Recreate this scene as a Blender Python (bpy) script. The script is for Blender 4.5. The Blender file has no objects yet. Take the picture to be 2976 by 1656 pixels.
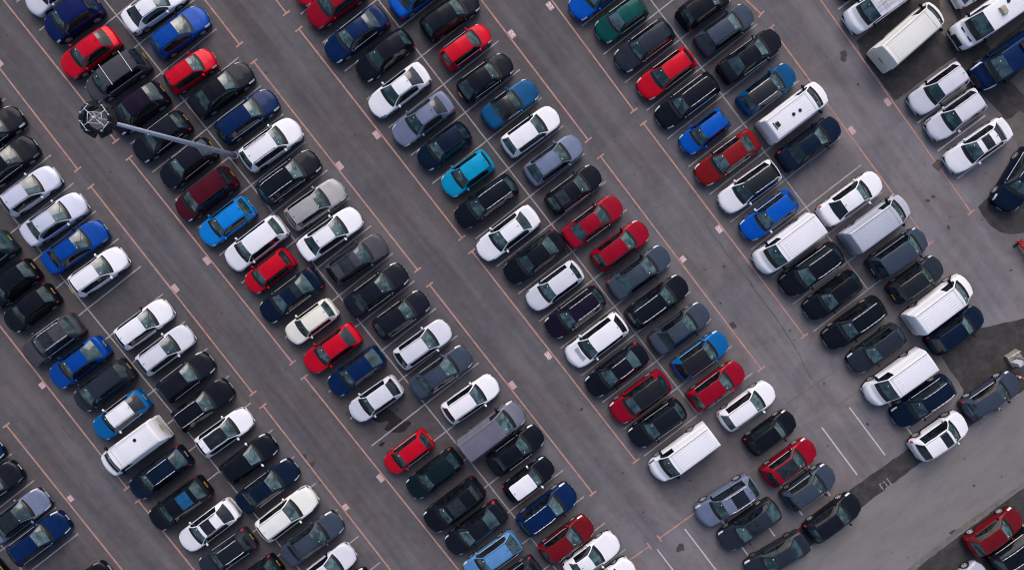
import bpy, math, random
import numpy as np
from mathutils import Vector, Matrix
random.seed(7)
C = bpy.context.scene.collection
D = bpy.data

# ------------------------------------------------------------------ camera
PW, PH, FPX, HC = 2976.0, 1656.0, 2100.0, 52.0      # drone: image size, focal length in pixels, flying height
n = Vector((-0.0085, -0.0520, 1.0)).normalized()     # straight down, in (right, down, forward)
ex = (Vector((1, 0, 0)) - n * n.x).normalized()
up = -n
ey = up.cross(ex)
ey = ey.normalized()
if ey.y > 0: ey = -ey                                # towards the top of the picture
def to_world(v): return Vector((v.dot(ex), v.dot(ey), v.dot(up)))
cam_d = D.cameras.new("camera"); cam = D.objects.new("camera", cam_d); C.objects.link(cam)
cam_d.sensor_fit = 'HORIZONTAL'; cam_d.sensor_width = 36; cam_d.lens = 36 * FPX / PW
cam_d.clip_start = 0.5; cam_d.clip_end = 2000
r_, u_, b_ = to_world(Vector((1, 0, 0))), to_world(Vector((0, -1, 0))), to_world(Vector((0, 0, -1)))
cam.matrix_world = Matrix(((r_.x, u_.x, b_.x, 0), (r_.y, u_.y, b_.y, 0), (r_.z, u_.z, b_.z, HC), (0, 0, 0, 1)))
bpy.context.scene.camera = cam

# ------------------------------------------------------------------ sky, sun, exposure
SUN_EL, SUN_AZ = math.radians(42), math.radians(0)
w = D.worlds.new("World"); bpy.context.scene.world = w; w.use_nodes = True
nt = w.node_tree
bg = nt.nodes['Background']; sky = nt.nodes.new('ShaderNodeTexSky'); sky.sky_type = 'NISHITA'
sky.sun_disc = False; sky.sun_elevation = SUN_EL; sky.sun_rotation = SUN_AZ
sky.dust_density = 4.0; sky.air_density = 1.0; sky.ozone_density = 1.0
nt.links.new(sky.outputs[0], bg.inputs[0]); bg.inputs[1].default_value = 0.13
sl = D.lights.new("sun", 'SUN'); so = D.objects.new("sun", sl); C.objects.link(so)
sl.energy = 1.2; sl.angle = math.radians(42); sl.color = (1.0, 0.945, 0.93)
sd = Vector((math.sin(SUN_AZ) * math.cos(SUN_EL), math.cos(SUN_AZ) * math.cos(SUN_EL), math.sin(SUN_EL)))
so.rotation_euler = sd.to_track_quat('Z', 'Y').to_euler()
so.location = (0, 0, 80)
sc = bpy.context.scene
sc.view_settings.view_transform = 'Standard'; sc.view_settings.look = 'None'
sc.view_settings.gamma = 1; sc.view_settings.exposure = 0.30
sc.render.engine = 'CYCLES'
sc.cycles.pixel_filter_type = 'BLACKMAN_HARRIS'; sc.cycles.filter_width = 1.1

# ------------------------------------------------------------------ picture point -> place on the ground
CAMP = Vector((0, 0, HC))
def at(px, py, z=0.0):
    v = Vector((px - PW / 2, py - PH / 2, FPX))
    d = to_world(v)
    t = (z - HC) / d.z
    return CAMP + d * t
TILE = {a + str(i + 1): (x, y) for a, y in (('A', 0), ('B', 541), ('C', 1083)) for i, x in enumerate((0, 725, 1450, 2176))}
def P(t, x, y): return (TILE[t][0] + x / 2.5, TILE[t][1] + y / 2.5)
def W(t, x, y, z=0.0): return at(*P(t, x, y), z)

# ------------------------------------------------------------------ materials
def mat(name):
    m = D.materials.new(name); m.use_nodes = True
    return m, m.node_tree, m.node_tree.nodes['Principled BSDF']
_m = {}
def simple(name, col, rough=0.5, metal=0.0, spec=0.5, coat=0.0, noise=0.0, nscale=8.0):
    if name in _m: return _m[name]
    m, t, b = mat(name)
    b.inputs['Roughness'].default_value = rough; b.inputs['Metallic'].default_value = metal
    b.inputs['Specular IOR Level'].default_value = spec; b.inputs['Coat Weight'].default_value = coat
    b.inputs['Coat Roughness'].default_value = 0.06
    if noise > 0:
        tc = t.nodes.new('ShaderNodeTexCoord'); nz = t.nodes.new('ShaderNodeTexNoise')
        nz.inputs['Scale'].default_value = nscale; nz.inputs['Detail'].default_value = 4
        t.links.new(tc.outputs['Object'], nz.inputs['Vector'])
        mx = t.nodes.new('ShaderNodeMix'); mx.data_type = 'RGBA'
        mx.inputs[6].default_value = (*[c * (1 - noise) for c in col], 1); mx.inputs[7].default_value = (*[min(1, c * (1 + noise)) for c in col], 1)
        t.links.new(nz.outputs['Fac'], mx.inputs[0]); t.links.new(mx.outputs[2], b.inputs['Base Color'])
    else:
        b.inputs['Base Color'].default_value = (*col, 1)
    _m[name] = m
    return m
PAINT = dict(
    white=(.73, .73, .79), silver_white=(.57, .58, .66), off_white=(.69, .69, .675), cream=(.71, .695, .63), silver=(.44, .46, .55),
    pale_silver=(.54, .56, .68), steel_blue=(.145, .175, .27), slate_blue=(.040, .053, .085), slate_grey=(.020, .026, .040), grey=(.058, .057, .072),
    black=(.0045, .0065, .0125), charcoal=(.0070, .0090, .0170), purple_black=(.009, .005, .018), indigo=(.003, .009, .075), navy=(.0025, .009, .028),
    dark_blue=(.001, .014, .070), royal_blue=(.001, .050, .29), blue=(.001, .080, .43), mid_blue=(.002, .105, .33), bright_blue=(.004, .21, .64), petrol_blue=(.002, .062, .175),
    turquoise=(.002, .27, .48), green=(.002, .060, .058), dark_teal=(.003, .012, .017), teal_grey=(.02, .05, .06), red=(.50, .003, .018), crimson=(.26, .002, .016),
    maroon=(.065, .003, .011), dark_red=(.14, .005, .010), rust_red=(.19, .007, .009), light_blue=(.10, .25, .50), beige=(.33, .32, .335), mauve_grey=(.145, .145, .195))
def paint(c):
    k = 'paint_' + c
    if k in _m: return _m[k]
    col = PAINT[c]
    m, t, b = mat(k)
    lum = max(col)
    b.inputs['Roughness'].default_value = 0.38
    b.inputs['Metallic'].default_value = 0.0 if c in ('white', 'off_white', 'cream', 'silver_white') else 0.15
    b.inputs['Specular IOR Level'].default_value = 0.06
    b.inputs['Coat Weight'].default_value = 0.16; b.inputs['Coat Roughness'].default_value = 0.05
    tc = t.nodes.new('ShaderNodeTexCoord'); oi = t.nodes.new('ShaderNodeObjectInfo')
    ad = t.nodes.new('ShaderNodeVectorMath'); ad.operation = 'ADD'
    mu = t.nodes.new('ShaderNodeVectorMath'); mu.operation = 'SCALE'; mu.inputs[3].default_value = 37.0
    t.links.new(oi.outputs['Random'], mu.inputs[0]); t.links.new(tc.outputs['Object'], ad.inputs[0]); t.links.new(mu.outputs[0], ad.inputs[1])
    nz = t.nodes.new('ShaderNodeTexNoise'); nz.inputs['Scale'].default_value = 1.6; nz.inputs['Detail'].default_value = 6
    nz.inputs['Roughness'].default_value = 0.65
    t.links.new(ad.outputs[0], nz.inputs['Vector'])
    mx = t.nodes.new('ShaderNodeMix'); mx.data_type = 'RGBA'                      # a film of road dust, thicker in places
    dust = 0.002 if lum < 0.2 else 0.0
    v_ = 0.03 if lum > .5 else 0.10
    mx.inputs[6].default_value = (*[c_ * (1 - v_) for c_ in col], 1)
    mx.inputs[7].default_value = (*[c_ * (1 + v_) + dust for c_ in col], 1)
    mr = t.nodes.new('ShaderNodeMapRange'); mr.inputs[1].default_value = 0.35; mr.inputs[2].default_value = 0.75
    t.links.new(nz.outputs['Fac'], mr.inputs[0]); t.links.new(mr.outputs[0], mx.inputs[0]); t.links.new(mx.outputs[2], b.inputs['Base Color'])
    _m[k] = m
    return m
def glass(name, lo, hi, scale=3.0):
    if name in _m: return _m[name]
    m, t, b = mat(name)
    tc = t.nodes.new('ShaderNodeTexCoord'); oi = t.nodes.new('ShaderNodeObjectInfo')
    mu = t.nodes.new('ShaderNodeVectorMath'); mu.operation = 'SCALE'; mu.inputs[3].default_value = 51.0
    ad = t.nodes.new('ShaderNodeVectorMath'); ad.operation = 'ADD'
    t.links.new(oi.outputs['Random'], mu.inputs[0]); t.links.new(tc.outputs['Object'], ad.inputs[0]); t.links.new(mu.outputs[0], ad.inputs[1])
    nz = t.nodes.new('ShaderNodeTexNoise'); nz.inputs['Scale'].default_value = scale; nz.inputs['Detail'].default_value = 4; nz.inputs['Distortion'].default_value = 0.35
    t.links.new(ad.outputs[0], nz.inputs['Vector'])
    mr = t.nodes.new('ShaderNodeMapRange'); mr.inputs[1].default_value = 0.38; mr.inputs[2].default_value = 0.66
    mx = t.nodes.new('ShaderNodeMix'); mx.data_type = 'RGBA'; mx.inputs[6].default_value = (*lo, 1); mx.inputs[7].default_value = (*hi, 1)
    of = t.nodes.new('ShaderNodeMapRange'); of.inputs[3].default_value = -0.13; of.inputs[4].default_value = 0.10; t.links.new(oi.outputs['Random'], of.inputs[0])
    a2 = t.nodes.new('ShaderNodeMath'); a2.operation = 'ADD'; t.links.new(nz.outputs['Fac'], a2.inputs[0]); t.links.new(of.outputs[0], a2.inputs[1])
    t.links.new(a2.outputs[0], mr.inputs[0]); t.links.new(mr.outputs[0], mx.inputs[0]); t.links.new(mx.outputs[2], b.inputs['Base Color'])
    b.inputs['Roughness'].default_value = 0.05; b.inputs['Specular IOR Level'].default_value = 0.6
    _m[name] = m
    return m
GW = glass('windscreen_glass', (.013, .032, .039), (.080, .138, .155), 2.0)  # paler mottle in the colour stands for reflections and the cabin inside
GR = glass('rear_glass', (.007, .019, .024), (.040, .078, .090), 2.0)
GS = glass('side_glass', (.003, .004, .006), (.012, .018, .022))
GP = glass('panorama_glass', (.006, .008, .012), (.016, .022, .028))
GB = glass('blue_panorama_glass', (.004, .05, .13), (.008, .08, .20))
M_BLK = simple('black_plastic', (.008, .008, .009), 0.6, spec=0.3)
M_FRIT = simple('black_edge', (.004, .005, .006), 0.3)
M_TYRE = simple('tyre_rubber', (.012, .012, .013), 0.85, spec=0.2)
M_RIM = simple('alloy', (.58, .58, .62), 0.35, metal=0.2)
M_RIMD = simple('dark_alloy', (.16, .16, .17), 0.4, metal=0.3)
M_CHR = simple('satin_chrome', (.70, .72, .78), 0.35, metal=0.15)
M_HL = simple('headlight_lens', (.62, .65, .70), 0.1, spec=0.8, coat=1)
M_HLD = simple('smoked_headlight_lens', (.10, .11, .12), 0.1, spec=0.8, coat=1)
M_TL = simple('taillight_lens', (.58, .008, .012), 0.2, coat=.5)
M_TLD = simple('dark_taillight_lens', (.17, .004, .008), 0.2, coat=.5)
M_YP = simple('yellow_plate', (.58, .37, .03), 0.5)
M_WP = simple('white_plate', (.40, .42, .44), 0.5)
M_PCH = simple('plate_lettering', (.01, .01, .01), 0.6)
M_DOT = simple('pale_sticker', (.95, .88, .55), 0.4)
M_STEEL = simple('galvanised_steel', (.36, .41, .54), 0.5, metal=0.1, noise=0.15, nscale=3)
M_STEELL = simple('pale_galvanised_steel', (.38, .42, .47), 0.5, metal=0.2, noise=0.1)

# ground
def ground_mat():
    m, t, b = mat('asphalt')
    L = t.links.new
    g = t.nodes.new('ShaderNodeNewGeometry')
    def noise(scale, detail=5, rough=0.6, vec=None, dist=0.0):
        q = t.nodes.new('ShaderNodeTexNoise'); q.inputs['Scale'].default_value = scale; q.inputs['Detail'].default_value = detail
        q.inputs['Roughness'].default_value = rough; q.inputs['Distortion'].default_value = dist
        L(vec if vec else g.outputs['Position'], q.inputs['Vector']); return q.outputs['Fac']
    def math_(op, a, b_=None, c=None):
        q = t.nodes.new('ShaderNodeMath'); q.operation = op
        for i, v in enumerate((a, b_, c)):
            if v is None: continue
            if isinstance(v, (int, float)): q.inputs[i].default_value = v
            else: L(v, q.inputs[i])
        return q.outputs[0]
    def mr(v, a, b_, c, d):
        q = t.nodes.new('ShaderNodeMapRange'); q.interpolation_type = 'SMOOTHSTEP'
        L(v, q.inputs[0])
        for i, k in enumerate((a, b_, c, d)): q.inputs[i + 1].default_value = k
        return q.outputs[0]
    sep = t.nodes.new('ShaderNodeSeparateXYZ'); L(g.outputs['Position'], sep.inputs[0])
    # the yard is older and paler towards its far (right-hand) end
    s = math_('ADD', math_('MULTIPLY', sep.outputs[0], 0.94), math_('MULTIPLY', sep.outputs[1], -0.34))
    age = mr(s, -8.0, 36.0, 0.0, 1.0)
    # across the rows: perpendicular to the painted aisle lines
    c = math_('ADD', math_('MULTIPLY', sep.outputs[0], PERP.x), math_('MULTIPLY', sep.outputs[1], PERP.y))
    wob = math_('MULTIPLY', noise(0.12, 2), 1.2)
    ph = math_('MULTIPLY', math_('ADD', math_('SUBTRACT', c, SP_C), wob), 2 * math.pi / ROWP)
    lane = mr(math_('COSINE', ph), -0.95, 0.25, 1.0, 0.0)             # 1 in the middle of the aisles
    mp = t.nodes.new('ShaderNodeMapping'); mp.inputs['Rotation'].default_value = (0, 0, -math.atan2(ROWD.y, ROWD.x)); mp.vector_type = 'POINT'
    mp.inputs['Scale'].default_value = (0.05, 1.1, 1); L(g.outputs['Position'], mp.inputs[0])
    mp2 = t.nodes.new('ShaderNodeVectorRotate'); mp2.rotation_type = 'Z_AXIS'; mp2.inputs['Angle'].default_value = -math.atan2(ROWD.y, ROWD.x)
    L(g.outputs['Position'], mp2.inputs[0])
    mp3 = t.nodes.new('ShaderNodeMapping'); mp3.inputs['Scale'].default_value = (0.06, 1.0, 1); L(mp2.outputs[0], mp3.inputs[0])
    streak = mr(noise(0.9, 4, 0.6, mp3.outputs[0]), 0.35, 0.7, 0.0, 1.0)
    blot = mr(noise(0.28, 6, 0.62, dist=0.6), 0.36, 0.68, 0.0, 1.0)
    mott = mr(noise(1.7, 5, 0.65), 0.3, 0.7, -1.0, 1.0)
    fine = mr(noise(38, 3, 0.8), 0.3, 0.7, -1.0, 1.0)
    v = math_('ADD', 0.064, math_('MULTIPLY', age, 0.056))
    v = math_('ADD', v, math_('MULTIPLY', lane, 0.014))
    v = math_('ADD', v, math_('MULTIPLY', math_('MULTIPLY', streak, math_('ADD', lane, 0.30)), 0.028))
    v = math_('ADD', v, math_('MULTIPLY', blot, math_('ADD', 0.016, math_('MULTIPLY', age, 0.036))))
    v = math_('ADD', v, math_('MULTIPLY', mott, 0.008))
    v = math_('ADD', v, math_('MULTIPLY', fine, 0.017))
    v = math_('SUBTRACT', v, math_('MULTIPLY', math_('MULTIPLY', math_('COSINE', math_('MULTIPLY', ph, 4.0)), lane), 0.0065))
    spots = mr(noise(2.3, 2, 0.5), 0.72, 0.80, 0.0, 0.035)
    v = math_('SUBTRACT', v, spots)
    cmb = t.nodes.new('ShaderNodeCombineColor')
    hue = mr(noise(0.22, 4), 0.35, 0.65, -0.03, 0.055)
    L(math_('MULTIPLY', v, math_('ADD', 0.975, hue)), cmb.inputs[0]); L(math_('MULTIPLY', v, 0.90), cmb.inputs[1]); L(math_('MULTIPLY', v, math_('SUBTRACT', 1.0, hue)), cmb.inputs[2])
    L(cmb.outputs[0], b.inputs['Base Color'])
    b.inputs['Roughness'].default_value = 0.9; b.inputs['Specular IOR Level'].default_value = 0.2
    return m
def worn(name, col, amt=0.35, lo=(.10, .09, .095), scale=5.0, along=None):
    m, t, b = mat(name)
    g = t.nodes.new('ShaderNodeNewGeometry'); nz = t.nodes.new('ShaderNodeTexNoise'); nz.inputs['Scale'].default_value = scale; nz.inputs['Detail'].default_value = 7
    nz.inputs['Roughness'].default_value = 0.75
    if along is None: t.links.new(g.outputs['Position'], nz.inputs['Vector'])
    else:                                                   # wear drawn out along the direction of travel
        vr = t.nodes.new('ShaderNodeVectorRotate'); vr.rotation_type = 'Z_AXIS'; vr.inputs['Angle'].default_value = -along
        mp = t.nodes.new('ShaderNodeMapping'); mp.inputs['Scale'].default_value = (.38, 1, 1)
        t.links.new(g.outputs['Position'], vr.inputs[0]); t.links.new(vr.outputs[0], mp.inputs[0]); t.links.new(mp.outputs[0], nz.inputs['Vector'])
    mr = t.nodes.new('ShaderNodeMapRange'); mr.inputs[1].default_value = 0.42; mr.inputs[2].default_value = 0.72; mr.inputs[4].default_value = amt * 1.8
    mx = t.nodes.new('ShaderNodeMix'); mx.data_type = 'RGBA'; mx.inputs[6].default_value = (*col, 1); mx.inputs[7].default_value = (*lo, 1)
    t.links.new(nz.outputs['Fac'], mr.inputs[0]); t.links.new(mr.outputs[0], mx.inputs[0]); t.links.new(mx.outputs[2], b.inputs['Base Color'])
    b.inputs['Roughness'].default_value = 0.85; b.inputs['Specular IOR Level'].default_value = 0.2
    n2 = t.nodes.new('ShaderNodeTexNoise'); n2.inputs['Scale'].default_value = 35; n2.inputs['Detail'].default_value = 3; t.links.new(g.outputs['Position'], n2.inputs['Vector'])
    m2 = t.nodes.new('ShaderNodeMapRange'); m2.inputs[1].default_value = .3; m2.inputs[2].default_value = .7; m2.inputs[3].default_value = .82; m2.inputs[4].default_value = 1.16
    t.links.new(n2.outputs['Fac'], m2.inputs[0]); hs = t.nodes.new('ShaderNodeVectorMath'); hs.operation = 'SCALE'
    t.links.new(mx.outputs[2], hs.inputs[0]); t.links.new(m2.outputs[0], hs.inputs[3]); t.links.new(hs.outputs[0], b.inputs['Base Color'])
    return m

# ------------------------------------------------------------------ helpers
def mesh_obj(name, verts, faces, mats, parent=None, smooth=False, fm=None, sharp=None):
    me = D.meshes.new(name)
    me.from_pydata([tuple(v) for v in verts], [], [tuple(f) for f in faces])
    for m in (mats if isinstance(mats, (list, tuple)) else [mats]): me.materials.append(m)
    if fm is not None: me.polygons.foreach_set('material_index', fm)
    if smooth: me.polygons.foreach_set('use_smooth', [True] * len(faces))
    me.update()
    o = D.objects.new(name, me); C.objects.link(o)
    if parent: o.parent = parent
    return o
def inst(name, me, parent, loc=(0, 0, 0), rot=(0, 0, 0), scale=(1, 1, 1)):
    o = D.objects.new(name, me); C.objects.link(o); o.parent = parent
    o.location = loc; o.rotation_euler = rot; o.scale = scale
    return o
def tag(o, label=None, cat=None, group=None, kind=None):
    if label: o['label'] = label
    if cat: o['category'] = cat
    if group: o['group'] = group
    if kind: o['kind'] = kind
    return o
def empty(name, loc, rz=0.0):
    o = D.objects.new(name, None); C.objects.link(o); o.location = loc; o.rotation_euler = (0, 0, rz); o.empty_display_size = 0.3
    return o
class MB:
    def __init__(s): s.v = []; s.f = []
    def box(s, c, d, rz=0.0, tilt=None, taper=1.0):
        b = len(s.v); cs, sn = math.cos(rz), math.sin(rz)
        for k in (-1, 1):
            q = taper if k > 0 else 1.0
            for i, j in ((-1, -1), (1, -1), (1, 1), (-1, 1)):
                x, y, z = i * d[0] / 2 * q, j * d[1] / 2 * q, k * d[2] / 2
                if tilt: x, z = x * math.cos(tilt) + z * math.sin(tilt), -x * math.sin(tilt) + z * math.cos(tilt)
                s.v.append((c[0] + x * cs - y * sn, c[1] + x * sn + y * cs, c[2] + z))
        for f in ((3, 2, 1, 0), (4, 5, 6, 7), (0, 1, 5, 4), (1, 2, 6, 5), (2, 3, 7, 6), (3, 0, 4, 7)): s.f.append(tuple(b + i for i in f))
        return s
    def tube(s, p, q, r0, r1=None, n=10, caps=True):
        r1 = r0 if r1 is None else r1
        p, q = Vector(p), Vector(q); d = (q - p).normalized()
        a = d.orthogonal().normalized(); c = d.cross(a); b = len(s.v)
        for e, r in ((p, r0), (q, r1)):
            for i in range(n):
                t = 2 * math.pi * i / n; s.v.append(tuple(e + (a * math.cos(t) + c * math.sin(t)) * r))
        for i in range(n): s.f.append((b + i, b + (i + 1) % n, b + n + (i + 1) % n, b + n + i))
        if caps: s.f.append(tuple(b + i for i in reversed(range(n)))); s.f.append(tuple(b + n + i for i in range(n)))
        return s
    def ell(s, c, r, nu=10, nv=6):
        b = len(s.v)
        for j in range(nv + 1):
            ph = math.pi * j / nv - math.pi / 2
            for i in range(nu):
                th = 2 * math.pi * i / nu
                s.v.append((c[0] + r[0] * math.cos(ph) * math.cos(th), c[1] + r[1] * math.cos(ph) * math.sin(th), c[2] + r[2] * math.sin(ph)))
        for j in range(nv):
            for i in range(nu): s.f.append((b + j * nu + i, b + j * nu + (i + 1) % nu, b + (j + 1) * nu + (i + 1) % nu, b + (j + 1) * nu + i))
        return s
    def strip(s, a, b_, wdt, z):
        a = Vector((a[0], a[1])); b_ = Vector((b_[0], b_[1])); d = (b_ - a).normalized(); nn = Vector((-d.y, d.x)) * wdt / 2; k = len(s.v)
        for p in (a - nn, b_ - nn, b_ + nn, a + nn): s.v.append((p.x, p.y, z))
        s.f.append((k, k + 1, k + 2, k + 3)); return s
    def build(s, name, m, parent=None, smooth=False): return mesh_obj(name, s.v, s.f, m, parent, smooth)

# ------------------------------------------------------------------ the painted grid
SPINE = {  # a known crossing of each row's spine line, and how many bays it has before and after
    0: ((11, 1592), -4, 2, 0), 1: ((189, 817), -6, 13, 2), 2: ((985, 859), -12, 11, 10), 3: ((1540, 571), -9, 8, 7), 4: ((2100, 279), -5, 7, 3)}
pa, pb = at(1163, 82), at(1970, 1127)
ROWD = (pb - pa); ROWD.z = 0; ROWD.normalize()
PERP = Vector((-ROWD.y, ROWD.x, 0))                   # towards the upper right
if PERP.x < 0: PERP = -PERP
BAY = (pb - pa).length / 13.0
SP_C = at(1540, 571).dot(PERP); ROWP = abs(at(2100, 279).dot(PERP) - SP_C)

G = D.meshes.new('ground'); gs = 420
gm = MB()
gm.v = [(-gs, -gs, 0), (gs, -gs, 0), (gs, gs, 0), (-gs, gs, 0)]; gm.f = [(0, 1, 2, 3)]
tag(gm.build('ground', ground_mat()), kind='structure')

M_DARKT = worn('new_tarmac', (.036, .033, .035), 0.7, (.066, .061, .064), 1.2)
M_CONC = worn('worn_concrete', (.130, .118, .108), 0.6, (.085, .08, .075), 1.5)
M_LIGHT = worn('pale_worn_asphalt', (.192, .180, .186), 0.42, (.132, .121, .121), .7, math.atan2((W('C4', 1590, 400) - W('C4', 430, 1270)).y, (W('C4', 1590, 400) - W('C4', 430, 1270)).x))
M_BAY = worn('faded_white_paint', (.37, .355, .365), 0.42)
M_BAYW = worn('bay_white_paint', (.52, .49, .46), 0.25)
M_PINK = worn('faded_red_paint', (.46, .25, .21), 0.50, (.19, .14, .135), 2.2)
M_PINKF = worn('very_faded_red_paint', (.22, .15, .14), 0.55)
M_PATCH = worn('faded_red_panel_paint', (.50, .33, .35), 0.35, (.34, .25, .26), 9.0)
M_WHT = worn('white_numeral_paint', (.74, .66, .68), 0.15, (.45, .36, .38), 9.0)
M_WHTF = worn('faded_numeral_paint', (.60, .48, .50), 0.6, (.40, .28, .30), 7.0)
M_MARK = worn('faded_bay_mark', (.36, .34, .34), 0.8, (.07, .065, .068), 6.0)
M_OIL = worn('wet_oil', (.016, .015, .016), 0.5, (.03, .028, .03), 3)
M_OIL.node_tree.nodes['Principled BSDF'].inputs['Roughness'].default_value = 0.55
M_STAIN = worn('old_oil', (.053, .048, .048), 0.7, (.075, .068, .069), 3)

def rough_poly(name, pts, m, z, jit=0.05, seg=0.8, tree=None):
    """flat sheet with an uneven edge"""
    out = []
    rnd = random.Random(len(pts) * 13 + int(abs(pts[0][0]) * 10))
    for i, a in enumerate(pts):
        b = pts[(i + 1) % len(pts)]; a = Vector((a[0], a[1])); b = Vector((b[0], b[1])); k = max(1, int((b - a).length / seg))
        nn = Vector((-(b - a).y, (b - a).x)).normalized()
        for j in range(k):
            p = a.lerp(b, j / k) + nn * (rnd.uniform(-jit, jit) if j else 0)
            out.append((p.x, p.y, z))
    me = D.meshes.new(name); me.from_pydata(out, [], [tuple(range(len(out)))]); me.materials.append(m)
    import bmesh
    bm = bmesh.new(); bm.from_mesh(me); bmesh.ops.triangulate(bm, faces=bm.faces)
    bmesh.ops.recalc_face_normals(bm, faces=bm.faces)
    for f in bm.faces:
        if f.normal.z < 0: f.normal_flip()
    bm.to_mesh(me); bm.free()
    o = D.objects.new(name, me); C.objects.link(o); tag(o, kind='structure'); return o
def poly(name, t, pts, m, z, **k):
    k.setdefault('seg', .3); k.setdefault('jit', .035)
    return rough_poly(name, [W(t, x, y) for x, y in pts], m, z, **k)
M_DIRT = worn('kerbside_dirt', (.125, .114, .106), 0.9, (.17, .16, .16), 1.5)
poly('dirt_strip', 'C4', [(1170, 1470), (1265, 1375), (1550, 1150), (1880, 908), (2050, 780), (2050, 765), (1870, 885), (1530, 1120), (1230, 1360), (1090, 1480)], M_DIRT, .012, jit=.06)
# pale lane, lower right
poly('access_road', 'C4', [(2600, -280), (2050, 90), (1590, 400), (1240, 655), (860, 945), (430, 1270), (60, 1560), (-700, 2150), (700, 1830), (1180, 1460), (1280, 1370), (1560, 1160), (1880, 920), (2600, 400)], M_LIGHT, .004)
poly('dark_tarmac', 'C4', [(1400, -115), (1660, -320), (2050, -405), (2600, -450), (2600, -280), (2050, 90), (1590, 400), (1240, 655), (860, 945), (430, 1270), (60, 1560), (-300, 1660), (350, 1140), (740, 845), (1150, 555), (1560, 270), (1560, 120)], M_DARKT, .008)
poly('dark_tarmac', 'C4', [(2600, 400), (1880, 920), (1560, 1160), (1280, 1370), (1180, 1460), (700, 1830), (2600, 1830)], M_DARKT, .008)
poly('dark_tarmac', 'A4', [(780, 300), (1000, 120), (1330, -200), (2600, -200), (2600, 760), (2060, 800), (1870, 870), (1700, 690), (1500, 415), (1060, 735), (1010, 660), (950, 580), (830, 420)], M_DARKT, .004)
poly('dark_tarmac', 'B4', [(1665, 150), (1750, 70), (1850, -60), (2150, -160), (2300, 330), (2100, 320), (1960, 345), (1890, 350), (1830, 335), (1760, 290), (1700, 215)], M_DARKT, .004, jit=0.03, seg=3)
poly('concrete_patch', 'A4', [(1385, -20), (1450, 5), (1530, 190), (1540, 250), (1450, 290), (1395, 240)], M_CONC, .008)
poly('concrete_patch', 'A4', [(1530, 60), (1650, 20), (2050, -250), (2050, 110), (1765, 360), (1560, 160)], M_CONC, .008)
poly('concrete_patch', 'A4', [(1890, 870), (1970, 805), (2100, 930), (2080, 1060), (1960, 1075), (1900, 920)], M_CONC, .008)
poly('concrete_patch', 'A4', [(1895, 590), (2001, 490), (2080, 560), (2060, 720), (1995, 690)], M_CONC, .008)

bay = MB()
H = BAY
for k, (pt, a, b, _) in SPINE.items():
    o = at(*pt)
    lo, hi = a, b
    bay.strip(o + ROWD * (BAY * lo), o + ROWD * (BAY * hi), 0.10, .012)
    for j in range(lo, hi + 1):
        c = o + ROWD * (BAY * j)
        for s in (-1, 1):
            e = 4.95
            bay.strip(c + PERP * (0.05 * s), c + PERP * (e * s), 0.10, .012)
tag(bay.build('bay_lines', M_BAY), kind='structure')
bw = MB()
for t, a, b in (('C4', (730, 250), (990, 597)), ('C4', (530, 395), (787, 740)), ('C4', (930, 105), (1187, 450)), ('C4', (330, 540), (592, 890)), ('C4', (130, 685), (390, 1032)),
                ('C4', (-70, 830), (190, 1185)), ('C4', (-270, 975), (-5, 1322)), ('C4', (-465, 1132), (-200, 1480)), ('C4', (-665, 1280), (-400, 1628)),
                ('A4', (650, 70), (1000, -190)), ('A4', (1225, 895), (1580, 635)), ('A4', (1370, 1100), (1718, 840)), ('A4', (1515, 1300), (1860, 1040))):
    bw.strip(W(t, *a), W(t, *b), 0.11, .016)
tag(bw.build('bay_lines', M_BAYW), kind='structure')

pk = MB()
def aisle(t1, a, cap1, t2, b, cap2, wd=0.112):
    A, B = W(t1, *a), W(t2, *b); d = (B - A).normalized(); nn = Vector((-d.y, d.x, 0))
    pk.strip(A, B, wd, .012)
    for f, E, s in ((cap1, A, -1), (cap2, B, 1)):
        if f: q = E + d * s * 0.06; pk.strip(q - nn * 0.31, q + nn * 0.31, 0.12, .012)
AIS = [('A1', (-250, 178), 0, 'A1', (562, 1227), 1), ('A1', (-90, -145), 0, 'A1', (838, 1022), 1), ('A1', (1340, -190), 0, 'A1', (1737, 320), 1), ('A2', (35, 455), 1, 'B2', (1218, 604), 1),
       ('A2', (60, -170), 0, 'A2', (265, 94), 1), ('A2', (363, 218), 1, 'B2', (1540, 372), 1), ('A2', (1500, -240), 0, 'A3', (645, 1014), 1), ('A3', (742, 1142), 1, 'B3', (1902, 1322), 1),
       ('A3', (150, -310), 0, 'A3', (977, 801), 1), ('A3', (1053, 901), 1, 'B4', (400, 1084), 1), ('A3', (1650, -130), 0, 'A3', (1902, 101), 1), ('A4', (165, 206), 1, 'B4', (1311, 415), 1),
       ('A4', (300, -310), 0, 'B4', (1612, 186), 1), ('B1', (665, 8), 1, 'C1', (1835, 144), 1), ('A1', (943, 1153), 1, 'B2', (310, 1277), 1), ('B1', (-200, 760), 0, 'C1', (920, 832), 1),
       ('C1', (50, 384), 1, 'C1', (1010, 1580), 0), ('C1', (1010, 931), 1, 'C1', (1540, 1590), 0), ('C1', (1915, 244), 1, 'C2', (1150, 1590), 0), ('C2', (402, 36), 1, 'C2', (1640, 1580), 0),
       ('B2', (1620, 477), 1, 'C3', (993, 636), 1), ('B2', (1312, 720), 1, 'C3', (679, 871), 1), ('C3', (1170, 1197), 1, 'C3', (1440, 1003), 0), ('C3', (1088, 1261), 1, 'C3', (700, 1530), 0)]
for r in AIS: aisle(*r)
tag(pk.build('aisle_lines', M_PINK), kind='structure')
pf = MB(); pf.strip(W('C3', 1440, 1003), W('C4', 820, 110), 0.11, .010)
tag(pf.build('aisle_lines', M_PINKF), kind='structure')

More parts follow.
